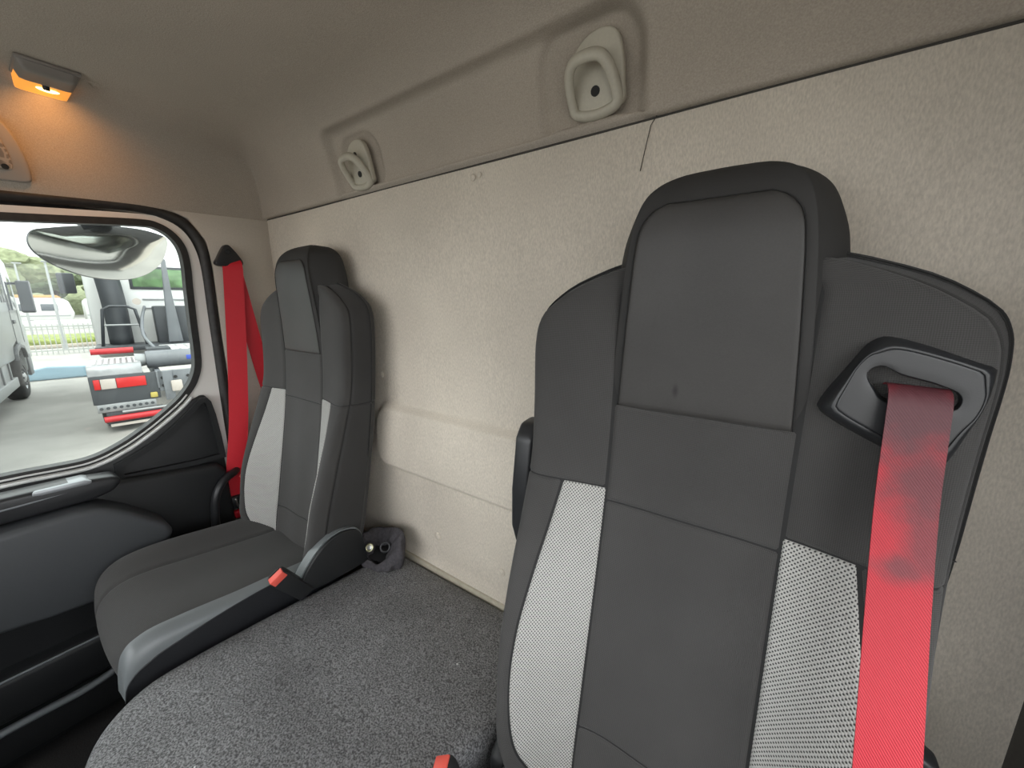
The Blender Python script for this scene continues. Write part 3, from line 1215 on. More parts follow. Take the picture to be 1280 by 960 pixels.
grid_mesh('shield_top', P1, 'shield_grey', ps, flip=True)
grid_mesh('shield_flank', P2, 'shield_dark', ps, flip=True)
tube('shield_lip', [tuple(P1[i, 7] + np.array((.0005, 0, 0))) for i in range(0, 60, 2)], .0018, 'shield_dark', ps, 6)
# recliner cover at the hinge
rec = [(.450, 1.412), (.412, 1.438), (.424, 1.468), (.462, 1.508), (.500, 1.532), (.545, 1.538), (.590, 1.520), (.605, 1.48), (.612, 1.42), (.60, 1.402)]
rec = [(p.x, p.y) for p in smooth_path([(a, b, 0) for a, b in rec], 4, True)]
rc = prism('recliner_cover', rec, -1.030, -.990, 'black_plastic', ps, bevel=.010, seg=3)
ring('cover_edge', offset_poly(rec, -.004), offset_poly(rec, .003), -1.030, -1.000, 'shield_grey', rc, .002)
# seat pedestal
box('pedestal', (-1.49, .12, .88), (-1.07, .58, 1.36), 'black_plastic', ps, .02)
tube('release_lever', smooth_path([(-1.075, .10, 1.31), (-1.08, .065, 1.29), (-1.085, .058, 1.20), (-1.09, .075, 1.05)], 5), .008, 'black_satin', ps, 8)
settle(ps)

# ---- driver's seat
ds = thing('driver_seat', 'grey cloth driver seat with a belt guide in its shoulder', 'seat', (DS[0], .30, .88))
hd_d = make_backrest(ds, DS)
pm = MATS['pad_leather'].copy()
pm.name = 'pad_leather_marked'
MATS['pad_leather_marked'] = pm
nt_ = pm.node_tree
tcn = nt_.nodes.new('ShaderNodeTexCoord')
sb = nt_.nodes.new('ShaderNodeVectorMath')
sb.operation = 'SUBTRACT'
sb.inputs[1].default_value = (-.116, .56, 2.078)
dv = nt_.nodes.new('ShaderNodeVectorMath')
dv.operation = 'DIVIDE'
dv.inputs[1].default_value = (.006, 1.0, .014)
ln = nt_.nodes.new('ShaderNodeVectorMath')
ln.operation = 'LENGTH'
mr_ = nt_.nodes.new('ShaderNodeMapRange')
mr_.interpolation_type = 'SMOOTHSTEP'
mr_.inputs['To Min'].default_value = .35
mr_.inputs['To Max'].default_value = 1.0
sc2 = nt_.nodes.new('ShaderNodeVectorMath')
sc2.operation = 'SCALE'
pbs = nt_.nodes['Principled BSDF']
src = pbs.inputs['Base Color'].links[0].from_socket
nt_.links.new(tcn.outputs['Object'], sb.inputs[0])
nt_.links.new(sb.outputs['Vector'], dv.inputs[0])
nt_.links.new(dv.outputs['Vector'], ln.inputs[0])
nt_.links.new(ln.outputs['Value'], mr_.inputs['Value'])
nt_.links.new(src, sc2.inputs[0])
nt_.links.new(mr_.outputs['Result'], sc2.inputs['Scale'])
nt_.links.new(sc2.outputs['Vector'], pbs.inputs['Base Color'])
for ch in hd_d.children:
    if ch.name.startswith('headrest_pad'):
        ch.data.materials[0] = pm


def front_pt(z, s, lift=.0):
    p = body_S(z, s)
    n = (body_S(z, s + .02) - body_S(z, s - .02)).cross(body_S(z + .004, s) - body_S(z - .004, s)).normalized()
    return p + n * lift + Vector(DS)


# belt guide: kite-shaped bezel let into the right shoulder
gc = [(.087, 2.166), (.169, 2.139), (.174, 2.128), (.152, 2.030), (.140, 2.024), (.044, 2.076), (.042, 2.090), (.076, 2.162)]
gpoly = [(p.x, p.y) for p in smooth_path([(a, b, 0) for a, b in [(.100, 2.164), (.160, 2.145), (.173, 2.132), (.164, 2.080), (.153, 2.036), (.141, 2.026), (.095, 2.048), (.049, 2.074), (.043, 2.088), (.062, 2.130), (.078, 2.159)]], 5, True)]
cgx = sum(p[0] for p in gpoly) / len(gpoly)
cgz = sum(p[1] for p in gpoly) / len(gpoly)
slot = smooth_path([(.081, 2.133, 0), (.090, 2.135, 0), (.105, 2.126, 0), (.128, 2.120, 0), (.144, 2.114, 0), (.148, 2.104, 0), (.142, 2.096, 0), (.120, 2.097, 0), (.098, 2.099, 0), (.084, 2.112, 0), (.077, 2.125, 0)], 5, True)
slot = [(p.x, p.y) for p in slot]
if sum(gpoly[i][0] * gpoly[(i + 1) % len(gpoly)][1] - gpoly[(i + 1) % len(gpoly)][0] * gpoly[i][1] for i in range(len(gpoly))) < 0:
    gpoly = gpoly[::-1]
if sum(slot[i][0] * slot[(i + 1) % len(slot)][1] - slot[(i + 1) % len(slot)][0] * slot[i][1] for i in range(len(slot))) < 0:
    slot = slot[::-1]
sc_ = (sum(p[0] for p in slot) / len(slot), sum(p[1] for p in slot) / len(slot))


def shoulder_y(x, z):
    """Front depth of the shoulder at world x, height z."""
    lo, hi = 1.0, 3.4
    for _ in range(30):
        m = (lo + hi) / 2
        if body_S(z, m).x + DS[0] < x:
            lo = m
        else:
            hi = m
    return body_S(z, lo).y + DS[1]


yg = min(shoulder_y(x, z) for x, z in gpoly[::4])
yplane = lambda x, z: shoulder_y(cgx, cgz) - .004 + (z - cgz) * .05 + (x - cgx) * .10
ang = [(p[0] - sc_[0], p[1] - sc_[1]) for p in slot]
K = 72
dirs = [(math.cos(2 * math.pi * k / K), math.sin(2 * math.pi * k / K)) for k in range(K)]


def cast(poly, c, d):
    best = 1e9
    n = len(poly)
    for i in range(n):
        ax_, az_ = poly[i]
        bx_, bz_ = poly[(i + 1) % n]
        ex, ez = bx_ - ax_, bz_ - az_
        den = d[0] * (-ez) + ex * d[1]
        if abs(den) < 1e-12:
            continue
        rx, rz = ax_ - c[0], az_ - c[1]
        t = (rx * (-ez) + ex * rz) / den
        u = (d[0] * rz - d[1] * rx) / den
        if t > 0 and -1e-6 <= u <= 1 + 1e-6:
            best = min(best, t)
    return best


prof = []   # radial profile of the bezel: fraction from slot edge (0) to outer edge (1), forward lift
prof_pts = [(0, -.030), (0, .002), (.02, .0100), (.05, .0125), (.065, .0129), (.08, .0130), (.35, .0132), (.66, .0135), (.70, .0135), (.706, .0133), (.712, .0118), (.718, .0118), (.724, .0133), (.73, .0135), (.78, .0132), (.80, .0128), (.88, .0085), (.95, .002), (1.0, -.006), (1.02, -.018)]
Pg = np.zeros((len(prof_pts), K, 3))
for k, d in enumerate(dirs):
    r0, r1 = cast(slot, sc_, d), cast(gpoly, sc_, d)
    for i, (f, lift) in enumerate(prof_pts):
        r = r0 + (r1 - r0) * f
        x, z = sc_[0] + d[0] * r, sc_[1] + d[1] * r
        Pg[i, k] = (x, yplane(x, z) - lift, z)
bez = grid_mesh('belt_guide', Pg, 'black_satin', ds, close_u=True, flip=True)
# slot interior
Ps = np.zeros((2, K, 3))
bmv = bmesh.new()
bmv.faces.new([bmv.verts.new((sc_[0] + d[0] * cast(slot, sc_, d) * 1.1, yplane(*sc_) + .028, sc_[1] + d[1] * cast(slot, sc_, d) * 1.1)) for d in dirs])
from_bm('slot_interior', bmv, 'hole_black', bez)
prism('slot_roller', [(.089, 2.128), (.100, 2.127), (.140, 2.110), (.143, 2.102), (.092, 2.112)], yplane(*sc_) + .004, yplane(*sc_) + .012, 'hook_plastic', bez, axis='y', bevel=.002)

# mark rubbed into the headrest pad
# armrest hinge bracket on the bunk side
arm = prism('folded_armrest', [(.60, 1.735), (.615, 1.69), (.665, 1.665), (.69, 1.70), (.69, 1.945), (.675, 1.962), (.635, 1.958), (.615, 1.93), (.60, 1.82)], -.428, -.385, 'black_satin', ds, bevel=.010, seg=3)
prism('armrest_insert', [(.618, 1.76), (.665, 1.75), (.672, 1.925), (.640, 1.935), (.622, 1.90)], -.3865, -.382, 'hole_black', arm, bevel=.002)
box('armrest_pivot', (-.405, .592, 1.680), (-.360, .640, 1.728), 'shield_grey', arm, .006)
# cushion, pedestal and trims below the frame
cushd = prism('cushion', [(.50, 1.30), (.50, 1.385), (.30, 1.41), (.05, 1.435), (-.01, 1.42), (-.03, 1.38), (-.01, 1.28)], DS[0] - .235, DS[0] + .235, 'seat_cloth_side', ds, bevel=.03, seg=3)
box('pedestal', (DS[0] - .2, .05, .88), (DS[0] + .2, .55, 1.31), 'black_plastic', ds, .02)
prism('hinge_cover', [(.42, 1.33), (.42, 1.39), (.47, 1.43), (.53, 1.44), (.58, 1.42), (.58, 1.33)], DS[0] - .262, DS[0] - .230, 'black_plastic', ds, bevel=.01, seg=3)
prism('hinge_cover', [(.40, 1.33), (.40, 1.43), (.45, 1.50), (.52, 1.52), (.58, 1.48), (.58, 1.33)], DS[0] + .245, DS[0] + .285, 'black_plastic', ds, bevel=.01, seg=3)
settle(ds)

# ================================================================ SEAT BELTS
# driver's belt: hangs from the guide in the seat shoulder
ydb = yplane(*sc_)
db = thing('seat_belt', 'worn red seat belt with dark grime, hanging from the driver seat shoulder', 'seat belt', (.117, .5, 1.6))
bp = smooth_path([(.116, ydb + .020, 2.108), (.117, ydb - .006, 2.116), (.1175, ydb - .022, 2.106), (.1178, ydb - .032, 2.07), (.119, .508, 2.0), (.122, .474, 1.90), (.125, .425, 1.785), (.127, .39, 1.70), (.13, .35, 1.58), (.135, .31, 1.46)], 7)
wd = []
for i in range(len(bp)):
    t = i / (len(bp) - 1)
    wd.append((1, .12 + .0 * t, -.06 + .06 * t))
ribbon('webbing', bp, wd, .0475, .0014, 'belt_red_dirty', db)
anc = prism('belt_anchor', [(.165, 1.60), (.213, 1.60), (.219, 1.64), (.206, 1.676), (.180, 1.688), (.165, 1.67)], .555, .585, 'black_satin', db, axis='y', bevel=.006)
settle(db)
bs = thing('belt_buckle', 'black belt buckle with red button standing between bunk and driver seat', 'buckle', (-.34, .33, 1.40))
bxb = prism_bm([(-.016, 0), (.016, 0), (.018, .10), (.014, .112), (-.014, .112), (-.018, .10)], -.012, .012, 'x')
# placed upright with a slight lean towards the bunk
bevel_bm(bxb, .004)
ML = Matrix.Translation((-.314, .325, 1.410)) @ Matrix.Rotation(math.radians(-62), 4, 'Z') @ Matrix.Rotation(math.radians(20), 4, 'X')
bmesh.ops.transform(bxb, matrix=ML, verts=bxb.verts[:])
from_bm('body', bxb, 'black_plastic', bs)
bb = prism_bm([(-.0125, .095), (.0125, .095), (.0115, .1145), (-.0115, .1145)], -.0095, .013, 'x')
bevel_bm(bb, .002)
bmesh.ops.transform(bb, matrix=ML, verts=bb.verts[:])
from_bm('release_button', bb, 'buckle_red', bs)
tube('stalk', [ML @ Vector((0, 0, .01)), ML @ Vector((0, .01, -.06)), ML @ Vector((0, .02, -.14))], .009, 'black_plastic', bs, 8)
settle(bs)

# passenger belt: loop from the pillar anchor
pb = thing('seat_belt', 'clean red seat belt hanging from the pillar beside the passenger seat', 'seat belt', (-1.65, .58, 2.3))
px = XL + .030
an = [(.548, 2.336), (.556, 2.352), (.578, 2.392), (.590, 2.400), (.602, 2.394), (.628, 2.358), (.634, 2.340), (.622, 2.330), (.562, 2.326)]
an = [(p.x, p.y) for p in smooth_path([(a, b, 0) for a, b in an], 4, True)]
ao = prism('belt_anchor', an, px - .010, px + .016, 'black_satin', pb, bevel=.005, seg=3)
cyl('anchor_bolt', (px + .014, .590, 2.377), (px + .022, .590, 2.377), .009, 'black_plastic', ao, 12, bevel=.002)
w1 = smooth_path([(px + .008, .596, 2.348), (px + .020, .596, 2.325), (px + .022, .590, 2.25), (px + .022, .568, 2.0), (px + .022, .540, 1.75), (px + .022, .508, 1.57), (px + .022, .500, 1.46)], 6)
ribbon('webbing', w1, (.30, .95, .02), .060, .0014, 'belt_red', pb)
w2 = smooth_path([(px + .004, .596, 2.345), (px + .012, .602, 2.31), (px + .014, .622, 2.15), (px + .016, .650, 1.93), (px + .020, .685, 1.70), (px + .02, .70, 1.50)], 6)
ribbon('return_webbing', w2, (.35, .93, .1), .048, .0014, 'belt_red', pb)
tg = prism('latch_tongue', [(.478, 1.425), (.526, 1.43), (.524, 1.478), (.476, 1.474)], px + .012, px + .036, 'black_plastic', pb, bevel=.005)
tube('latch_metal', smooth_path([(px + .040, .487, 1.470), (px + .042, .490, 1.445), (px + .042, .500, 1.425), (px + .042, .512, 1.428), (px + .042, .514, 1.448), (px + .040, .502, 1.456)], 4), .0035, 'metal', pb, 8)
prism('tongue_grip', [(.48, 1.385), (.525, 1.388), (.525, 1.418), (.48, 1.414)], px + .014, px + .034, 'belt_red', pb, bevel=.004)
prism('belt_stopper', [(.510, 1.55), (.535, 1.575), (.532, 1.528)], px + .030, px + .040, 'buckle_red', pb, bevel=.003)
settle(pb)

# passenger buckle beside the cushion
bk = thing('belt_buckle', 'black belt buckle with red button lying beside the passenger cushion', 'buckle', (-1.02, .37, 1.40))
Mk = Matrix.Translation((-1.000, .418, 1.423)) @ Matrix.Rotation(math.radians(35), 4, 'X') @ Matrix.Rotation(math.radians(-12), 4, 'Z') @ Matrix.Scale(1.12, 4)
q = prism_bm([(-.018, -.012), (.018, -.012), (.020, .085), (.018, .096), (-.018, .096), (-.020, .085)], -.012, .012, 'x')
bevel_bm(q, .003)
bmesh.ops.transform(q, matrix=Mk, verts=q.verts[:])
from_bm('body', q, 'black_plastic', bk)
q = prism_bm([(-.0165, .080), (.0165, .080), (.0165, .0985), (-.0165, .0985)], -.004, .0135, 'x')
bevel_bm(q, .002)
bmesh.ops.transform(q, matrix=Mk, verts=q.verts[:])
rb = from_bm('release_button', q, 'buckle_red', bk)
q = prism_bm([(-.013, .090), (.013, .090), (.013, .0990), (-.013, .0990)], -.010, -.005, 'x')
bmesh.ops.transform(q, matrix=Mk, verts=q.verts[:])
from_bm('tongue_slot', q, 'hole_black', rb)
settle(bk)

# ================================================================ BUNK
edge = [(-1.012, .737), (-1.018, .60), (-1.020, .41), (-1.022, .26), (-1.020, .16), (-1.012, .095), (-.985, .045), (-.946, .010), (-.893, -.015), (-.80, -.045), (-.60, -.07), (-.45, -.075),
        (-.40, -.06), (-.39, .30), (-.392, .737)]
bpoly = [(p.x, p.y) for p in smooth_path([(a, b, 0) for a, b in edge], 5, True)]
bpoly = [(max(x, -1.022), min(y, .737)) for x, y in bpoly]
cen = (-.69, .36)
bunk_prof = [(0, 0), (.25, 0), (.5, 0), (.7, 0), (.82, 0), (.90, -.001), (.945, -.004), (.970, -.009), (.988, -.018), (.998, -.030), (1.0, -.045), (.998, -.10), (.99, -.30)]
nb = len(bpoly)
Pb = np.zeros((len(bunk_prof), nb, 3))
for i, (f, dz) in enumerate(bunk_prof):
    for k, (x, y) in enumerate(bpoly):
        X, Y = cen[0] + (x - cen[0]) * f, cen[1] + (y - cen[1]) * f
        zt = 1.37 + .085 * (.75 - Y) + .004 * math.sin(X * 9) * math.sin(Y * 8 + 1)
        Pb[i, k] = (X, Y, zt + dz)
bunk = grid_mesh('bunk_cover', Pb, 'bunk_vinyl', None, close_u=True, flip=True)
tag(bunk, 'speckled dark grey padded bench cover with rounded front corner between the two seats', 'bench cover')
bb_ = box('bunk_base', (-1.0, -.02, .88), (-.40, .70, 1.10), 'black_plastic', bunk, .02)
for (x, y, r) in ((-.52, .52, .0022), (-.73, .10, .0018), (-.83, .02, .002)):
    bm = bmesh.new()
    bmesh.ops.create_icosphere(bm, subdivisions=1, radius=r)
    bmesh.ops.translate(bm, vec=(x, y, 1.37 + .085 * (.75 - y) + .003), verts=bm.verts[:])
    from_bm('lint_speck', bm, 'strip_white', bunk)

# ================================================================ CLOTH POUCH at the rear corner of the bunk
pc = thing('cloth_pouch', 'crumpled dark grey cloth pouch with metal eyelet lying at the rear wall', 'pouch', (-.985, .66, 1.38))
na, nr = 56, 22
Pp = np.zeros((nr, na, 3))
for i in range(nr):
    t = i / (nr - 1)                       # outside bottom -> rim -> inside bottom
    if t < .55:
        h = t / .55
        r = .062 + .012 * math.sin(h * 2.6) - .006 * h
        zz_ = .105 * h
    else:
        h = (t - .55) / .45
        r = .058 - .035 * h
        zz_ = .105 - .060 * h
    for k in range(na):
        a = 2 * math.pi * k / na
        rr = r * (1 + .10 * math.sin(3 * a + 1.0) * (.3 + t) + .05 * math.sin(7 * a + 5 * t) + .04 * math.sin(11 * a + 2))
        rim = .022 * math.sin(2 * a + .6) * min(1, zz_ / .06) - .040 * math.cos(a - math.radians(262)) * min(1, zz_ / .08)
        Pp[i, k] = (-.985 + rr * math.cos(a) * 1.34, .662 + rr * math.sin(a) * .82, 1.382 + zz_ * .64 + rim * .85)
grid_mesh('cloth_body', Pp, 'bag_cloth', pc, close_u=True)
bm = bmesh.new()
bm.faces.new([bm.verts.new((-.985 + .056 * math.cos(a), .662 + .038 * math.sin(a), 1.403)) for a in np.linspace(0, 2 * math.pi, 25)[:-1]])
from_bm('inner_lining', bm, 'gaiter_black', pc)
cx_, cy_, cz_ = -1.006, .632, 1.430
dirn = Vector((.62, -.62, .48)).normalized()


def ring_path(c, n, r, k=20):
    n = Vector(n)
    u = n.orthogonal().normalized()
    w = n.cross(u)
    return [Vector(c) + u * math.cos(2 * math.pi * i / k) * r + w * math.sin(2 * math.pi * i / k) * r for i in range(k)]


tube('eyelet', ring_path((cx_, cy_, cz_), dirn, .0105), .0035, 'brass', pc, 8, closed=True)
cyl('eyelet_plate', Vector((cx_, cy_, cz_)) - dirn * .006, Vector((cx_, cy_, cz_)) - dirn * .003, .011, 'metal', pc, 16)
tube('dark_eyelet', ring_path((cx_ + .052, cy_ + .022, cz_ + .010), dirn, .014), .0035, 'black_satin', pc, 8, closed=True)
settle(pc)

# ================================================================ COAT HOOKS
def coat_hook(label, x, zc, k=1.0):
    y0 = .733
    rt = thing('coat_hook', label, 'coat hook', (x, y0, zc), 0)
    lean = -.20
    Mh = Matrix.Translation((x, y0 + .006, zc)) @ Matrix.Rotation(math.radians(13), 4, 'X')
    pl = smooth_path([(-.048, -.048, 0), (0, -.058, 0), (.048, -.050, 0), (.052, -.02, 0), (.050, .03, 0), (.038, .058, 0), (.012, .066, 0), (-.020, .058, 0), (-.042, .036, 0), (-.052, 0, 0)], 5, True)
    bm = prism_bm([(p.x * k, p.y * k) for p in pl], -.012, .004, 'y')
    bevel_bm(bm, .004, 3)
    bmesh.ops.transform(bm, matrix=Mh, verts=bm.verts[:])
    from_bm('plate', bm, 'hook_plastic', rt)
    # loop: rounded square ring that leans away from the plate
    lp = smooth_path([(-.036, -.012, -.052), (0, -.010, -.058), (.036, -.012, -.052), (.042, -.016, -.035), (.036, -.034, .000), (.024, -.046, .018), (0, -.050, .022), (-.024, -.048, .018), (-.038, -.038, .000), (-.043, -.018, -.035)], 5, True)
    tube('loop', [Mh @ (Vector(p) * k) for p in lp], .0088 * k, 'hook_plastic', rt, 10, closed=True, rx=.0110 * k)
    for (a, b, r) in ((0, -.022, .0085), (0, .030, .0065)):
        cyl('screw_hole', Mh @ Vector((a * k, -.0105, b * k)), Mh @ Vector((a * k, -.0135, b * k)), r * k, 'hole_black', rt, 14)
    settle(rt)
    return rt


coat_hook('beige plastic coat hook on the rear header beside the driver headrest', -.332, 2.598)
coat_hook('beige plastic coat hook on the rear header, near the corner above the passenger seat', -1.050, 2.583, .95)

# ================================================================ DOME LAMP
lampc = (-1.475, .205)
lm = thing('dome_lamp', 'amber glowing dome lamp with grey cover on the headliner above the door', 'lamp', (lampc[0], lampc[1], 2.70))
zc_ = 2.712
nU, nV = 18, 14


def lamp_dome(x0, x1, y0, y1, h, material, name, parent, sk=0.0):
    P = np.zeros((nU, nV, 3))
    for i in range(nU):
        for j in range(nV):
            a, b = i / (nU - 1) * 2 - 1, j / (nV - 1) * 2 - 1
            e = (1 - abs(a) ** 8) ** .5 * (1 - abs(b) ** 10) ** .5
            P[i, j] = (x0 + (x1 - x0) * (i / (nU - 1)), y0 + (y1 - y0) * (j / (nV - 1)), zc_ - h * e)
    return grid_mesh(name, P, material, parent, flip=True)


box('bezel', (-1.500, .158, zc_ - .004), (-1.394, .257, zc_ + .004), 'lamp_grey', lm, .003)
lens = lamp_dome(-1.562, -1.455, .160, .255, .019, 'lamp_amber', 'lens', lm)
cover = lamp_dome(-1.480, -1.398, .160, .255, .022, 'lamp_grey', 'cover', lm)
cyl('switch', (-1.474, .207, zc_ - .018), (-1.478, .207, zc_ - .027), .006, 'black_plastic', lm, 12)
bm = bmesh.new()
bmesh.ops.create_uvsphere(bm, u_segments=16, v_segments=10, radius=.008)
bmesh.ops.scale(bm, vec=(1, 2.4, .6), verts=bm.verts[:])
bmesh.ops.translate(bm, vec=(-1.500, .212, zc_ - .0185), verts=bm.verts[:])
from_bm('bulb', bm, 'lamp_bulb', lm)
settle(lm)
ld = bpy.data.lights.new('dome_lamp_light', 'SPOT')
ld.spot_size = math.radians(130)
ld.spot_blend = 1.0
ld.energy = 0.5
ld.color = (1.0, 0.42, 0.10)
ld.shadow_soft_size = .02
lo = bpy.data.objects.new('dome_lamp_light', ld)
col.objects.link(lo)
lo.parent = lm
lo.matrix_parent_inverse = Matrix.Translation(-lm.location)
lo.location = (-1.50, .205, zc_ - .034)
lo.rotation_euler = Vector((-.90, .12, -.42)).to_track_quat('-Z', 'Y').to_euler()

# ================================================================ SPEAKER
sp = thing('speaker_grille', 'beige plastic speaker grille on the side header above the door window', 'speaker', (-1.65, .08, 2.58))
# the header leans inwards: x rises with height
slope = math.atan2(.060, .14)
Msp = Matrix.Translation((-1.652, .004, 2.578)) @ Matrix.Rotation(slope, 4, 'Y')


def sp_part(name, pts, x0, x1, material, parent, bevel):
    bm = prism_bm(pts, x0, x1, 'x')
    bevel_bm(bm, bevel, 3)
    bmesh.ops.transform(bm, matrix=Msp, verts=bm.verts[:])
    return from_bm(name, bm, material, parent)


outl = [(p.x, p.y) for p in smooth_path([(a, b, 0) for a, b in [(-.16, -.082), (.0, -.080), (.130, -.076), (.160, -.072), (.168, -.058), (.163, -.01), (.150, .035), (.132, .066), (.105, .078), (.0, .080), (-.16, .08), (-.18, .0)]], 5, True)]
inl = [((y - .0) * .86 - .006, z * .74 + .006) for y, z in outl]
so = sp_part('surround', outl, -.012, .014, 'speaker_plastic', sp, .006)
sp_part('grille', inl, .006, .0165, 'grille_plastic', sp, .002)
for (y, z) in ((.126, -.040), (.108, .052), (-.02, .052), (-.03, -.045)):
    c0 = Msp @ Vector((.0155, y, z))
    c1 = Msp @ Vector((.0185, y, z))
    cyl('screw_recess', c0, c1, .0065, 'hole_black', sp, 12)
settle(sp)

# ================================================================ OUTSIDE
gr = link_mesh('ground', [(-220, -160, 0), (160, -160, 0), (160, 160, 0), (-220, 160, 0)], [(0, 1, 2, 3)], 'concrete')
structure(gr, 'pale concrete yard outside the cab')

# ---- kerb mirror outside the window
mr = thing('kerb_mirror', 'wide curved kerb mirror hanging outside the top of the door window', 'mirror', (-2.0, .34, 2.45))
mo = [(.166, 2.405), (.164, 2.378), (.178, 2.350), (.215, 2.318), (.274, 2.291), (.34, 2.281), (.40, 2.288), (.450, 2.315), (.482, 2.355), (.497, 2.402), (.499, 2.428), (.490, 2.441), (.44, 2.454), (.377, 2.457), (.281, 2.447), (.21, 2.431), (.178, 2.421)]
mo = [(p.x, p.y) for p in smooth_path([(a, b, 0) for a, b in mo], 4, True)]
mc = (.335, 2.365)
Pm = np.zeros((9, len(mo), 3))
for i, f in enumerate((0, .2, .4, .6, .8, .92, .985, 1.0, 1.0)):
    for k, (y, z) in enumerate(mo):
        Y, Z = mc[0] + (y - mc[0]) * f, mc[1] + (z - mc[1]) * f
        bul = .030 * (1 - f * f)
        tilt = (Z - mc[1]) * .45
        Pm[i, k] = (-1.97 + bul + tilt, Y, Z)
mgl = grid_mesh('mirror_face', Pm[:8], 'mirror_glass', mr, close_u=True)
Ph = np.zeros((6, len(mo), 3))
for i, (f, d) in enumerate(((1.0, 0), (1.012, -.006), (1.01, -.03), (.9, -.06), (.6, -.085), (0, -.095))):
    for k, (y, z) in enumerate(mo):
        Y, Z = mc[0] + (y - mc[0]) * f, mc[1] + (z - mc[1]) * f
        Ph[i, k] = (-1.97 + d + (Z - mc[1]) * .45, Y, Z)
grid_mesh('housing', Ph, 'mirror_housing', mr, close_u=True, flip=False)
prism('mount', [(.275, 2.425), (.380, 2.435), (.375, 2.52), (.285, 2.51)], -1.985, -1.93, 'mirror_housing', mr, bevel=.01)
box('arm', (-2.04, .30, 2.47), (-1.74, .36, 2.52), 'mirror_housing', mr, .01)
settle(mr)

RZ = math.radians(170.5)


def wheel(name, parent, x, y, r, w, hub='aluminium'):
    """Truck wheel with its axle across the vehicle, y outward side."""
    o = []
    sgn = 1 if y > 0 else -1
    prof_ = [(r * .55, -w / 2), (r * .86, -w / 2), (r * .97, -w / 2 + .04), (r, -w / 2 + .08), (r, w / 2 - .08), (r * .97, w / 2 - .04), (r * .86, w / 2), (r * .55, w / 2)]
    n = 28
    P = np.zeros((len(prof_), n, 3))
    for i, (rr, yy) in enumerate(prof_):
        for k in range(n):
            a = 2 * math.pi * k / n
            P[i, k] = (x + rr * math.cos(a), y + yy, r + rr * math.sin(a))
    t = grid_mesh(name, P, 'tyre', parent, close_u=True)
    hp = [(r * .56, w / 2 - .01), (r * .52, w / 2 - .05), (r * .40, w / 2 - .07), (r * .28, w / 2 - .02), (r * .12, w / 2 + .02), (0.001, w / 2 + .02)]
    P = np.zeros((len(hp), n, 3))
    for i, (rr, yy) in enumerate(hp):
        for k in range(n):
            a = 2 * math.pi * k / n
            P[i, k] = (x + rr * math.cos(a), y + sgn * yy, r + rr * math.sin(a))
    grid_mesh('rim', P, hub, t, close_u=True)
    for k in range(8):
        a = 2 * math.pi * k / 8
        cyl('wheel_nut', (x + r * .34 * math.cos(a), y + sgn * (w / 2 - .05), r + r * .34 * math.sin(a)), (x + r * .34 * math.cos(a), y + sgn * (w / 2 + .01), r + r * .34 * math.sin(a)), .025, 'chassis', t, 8)
    return t


# ---- grey truck: its right flank faces the cab
gt = thing('grey_truck', 'light grey lorry with high cab parked beyond the door window', 'truck', (-14.54, -.55, 0), RZ)
cabp = [(-2.3, .95), (-.62, .95), (-.60, 1.10), (-.45, 1.22), (0, 1.30), (.45, 1.22), (.62, 1.05), (.66, .55), (1.42, .50), (1.48, 1.2), (1.42, 1.9), (1.25, 2.7), (1.02, 3.15), (.2, 3.32), (-2.3, 3.36)]
prism('cab', cabp, -1.22, 1.22, 'truck_grey', gt, axis='y', bevel=.06, seg=3)
prism('roof_spoiler', [(-2.2, 3.30), (.55, 3.28), (.1, 3.62), (-.9, 3.92), (-2.2, 4.0)], -1.0, 1.0, 'truck_grey', gt, axis='y', bevel=.08, seg=3)
prism('door_window', [(.10, 2.02), (.95, 2.02), (.86, 2.72), (.62, 2.86), (.10, 2.86)], -1.235, -1.20, 'dark_glass', gt, axis='y', bevel=.01)
prism('sleeper_window', [(-.55, 2.2), (-.05, 2.2), (-.05, 2.82), (-.55, 2.82)], -1.232, -1.20, 'dark_glass', gt, axis='y', bevel=.01)
box('door_seam', (.02, -1.226, 1.0), (.05, -1.20, 2.95), 'truck_grey_dark', gt)
box('door_seam', (.98, -1.226, 1.25), (1.01, -1.20, 2.75), 'truck_grey_dark', gt)
box('door_handle', (.12, -1.25, 1.72), (.34, -1.21, 1.80), 'truck_grey_dark', gt, .01)
box('step_panel', (.68, -1.245, .45), (1.1, -1.18, .95), 'truck_grey_dark', gt, .02)
box('mirror_arm', (1.05, -1.42, 2.62), (1.12, -1.18, 2.68), 'chassis', gt, .01)
mm = box('mirror_head', (1.02, -1.52, 1.95), (1.20, -1.30, 2.72), 'chassis', gt, .03)
box('mirror_glass', (1.0, -1.50, 2.0), (1.022, -1.32, 2.68), 'dark_glass', mm)
wheel('front_wheel', gt, 0, -1.05, .50, .32)
prism('wheel_arch_lip', [(-.66, .95), (-.60, 1.08), (-.44, 1.20), (0, 1.27), (.44, 1.20), (.60, 1.05), (.64, .90), (.58, .90), (.54, 1.02), (.40, 1.13), (0, 1.19), (-.40, 1.13), (-.54, 1.02), (-.60, .95)], -1.27, -1.20, 'truck_grey_dark', gt, axis='y', bevel=.008)
box('fuel_tank', (-3.9, -1.18, .55), (-1.0, -.55, 1.18), 'aluminium', gt, .08, 3)
for k in range(4):
    box('tank_strap', (-3.6 + .75 * k, -1.20, .53), (-3.52 + .75 * k, -.53, 1.20), 'truck_grey_dark', gt, .01)
box('side_guard', (-6.8, -1.22, .42), (-.9, -1.16, .62), 'galvanised', gt, .01)
box('side_guard', (-6.8, -1.22, .82), (-3.9, -1.16, .98), 'galvanised', gt, .01)
box('air_tank', (-5.2, -1.15, .62), (-4.0, -.75, 1.10), 'aluminium', gt, .08)
box('chassis_rail', (-7.0, -.45, .85), (.5, -.35, 1.12), 'chassis', gt, .01)
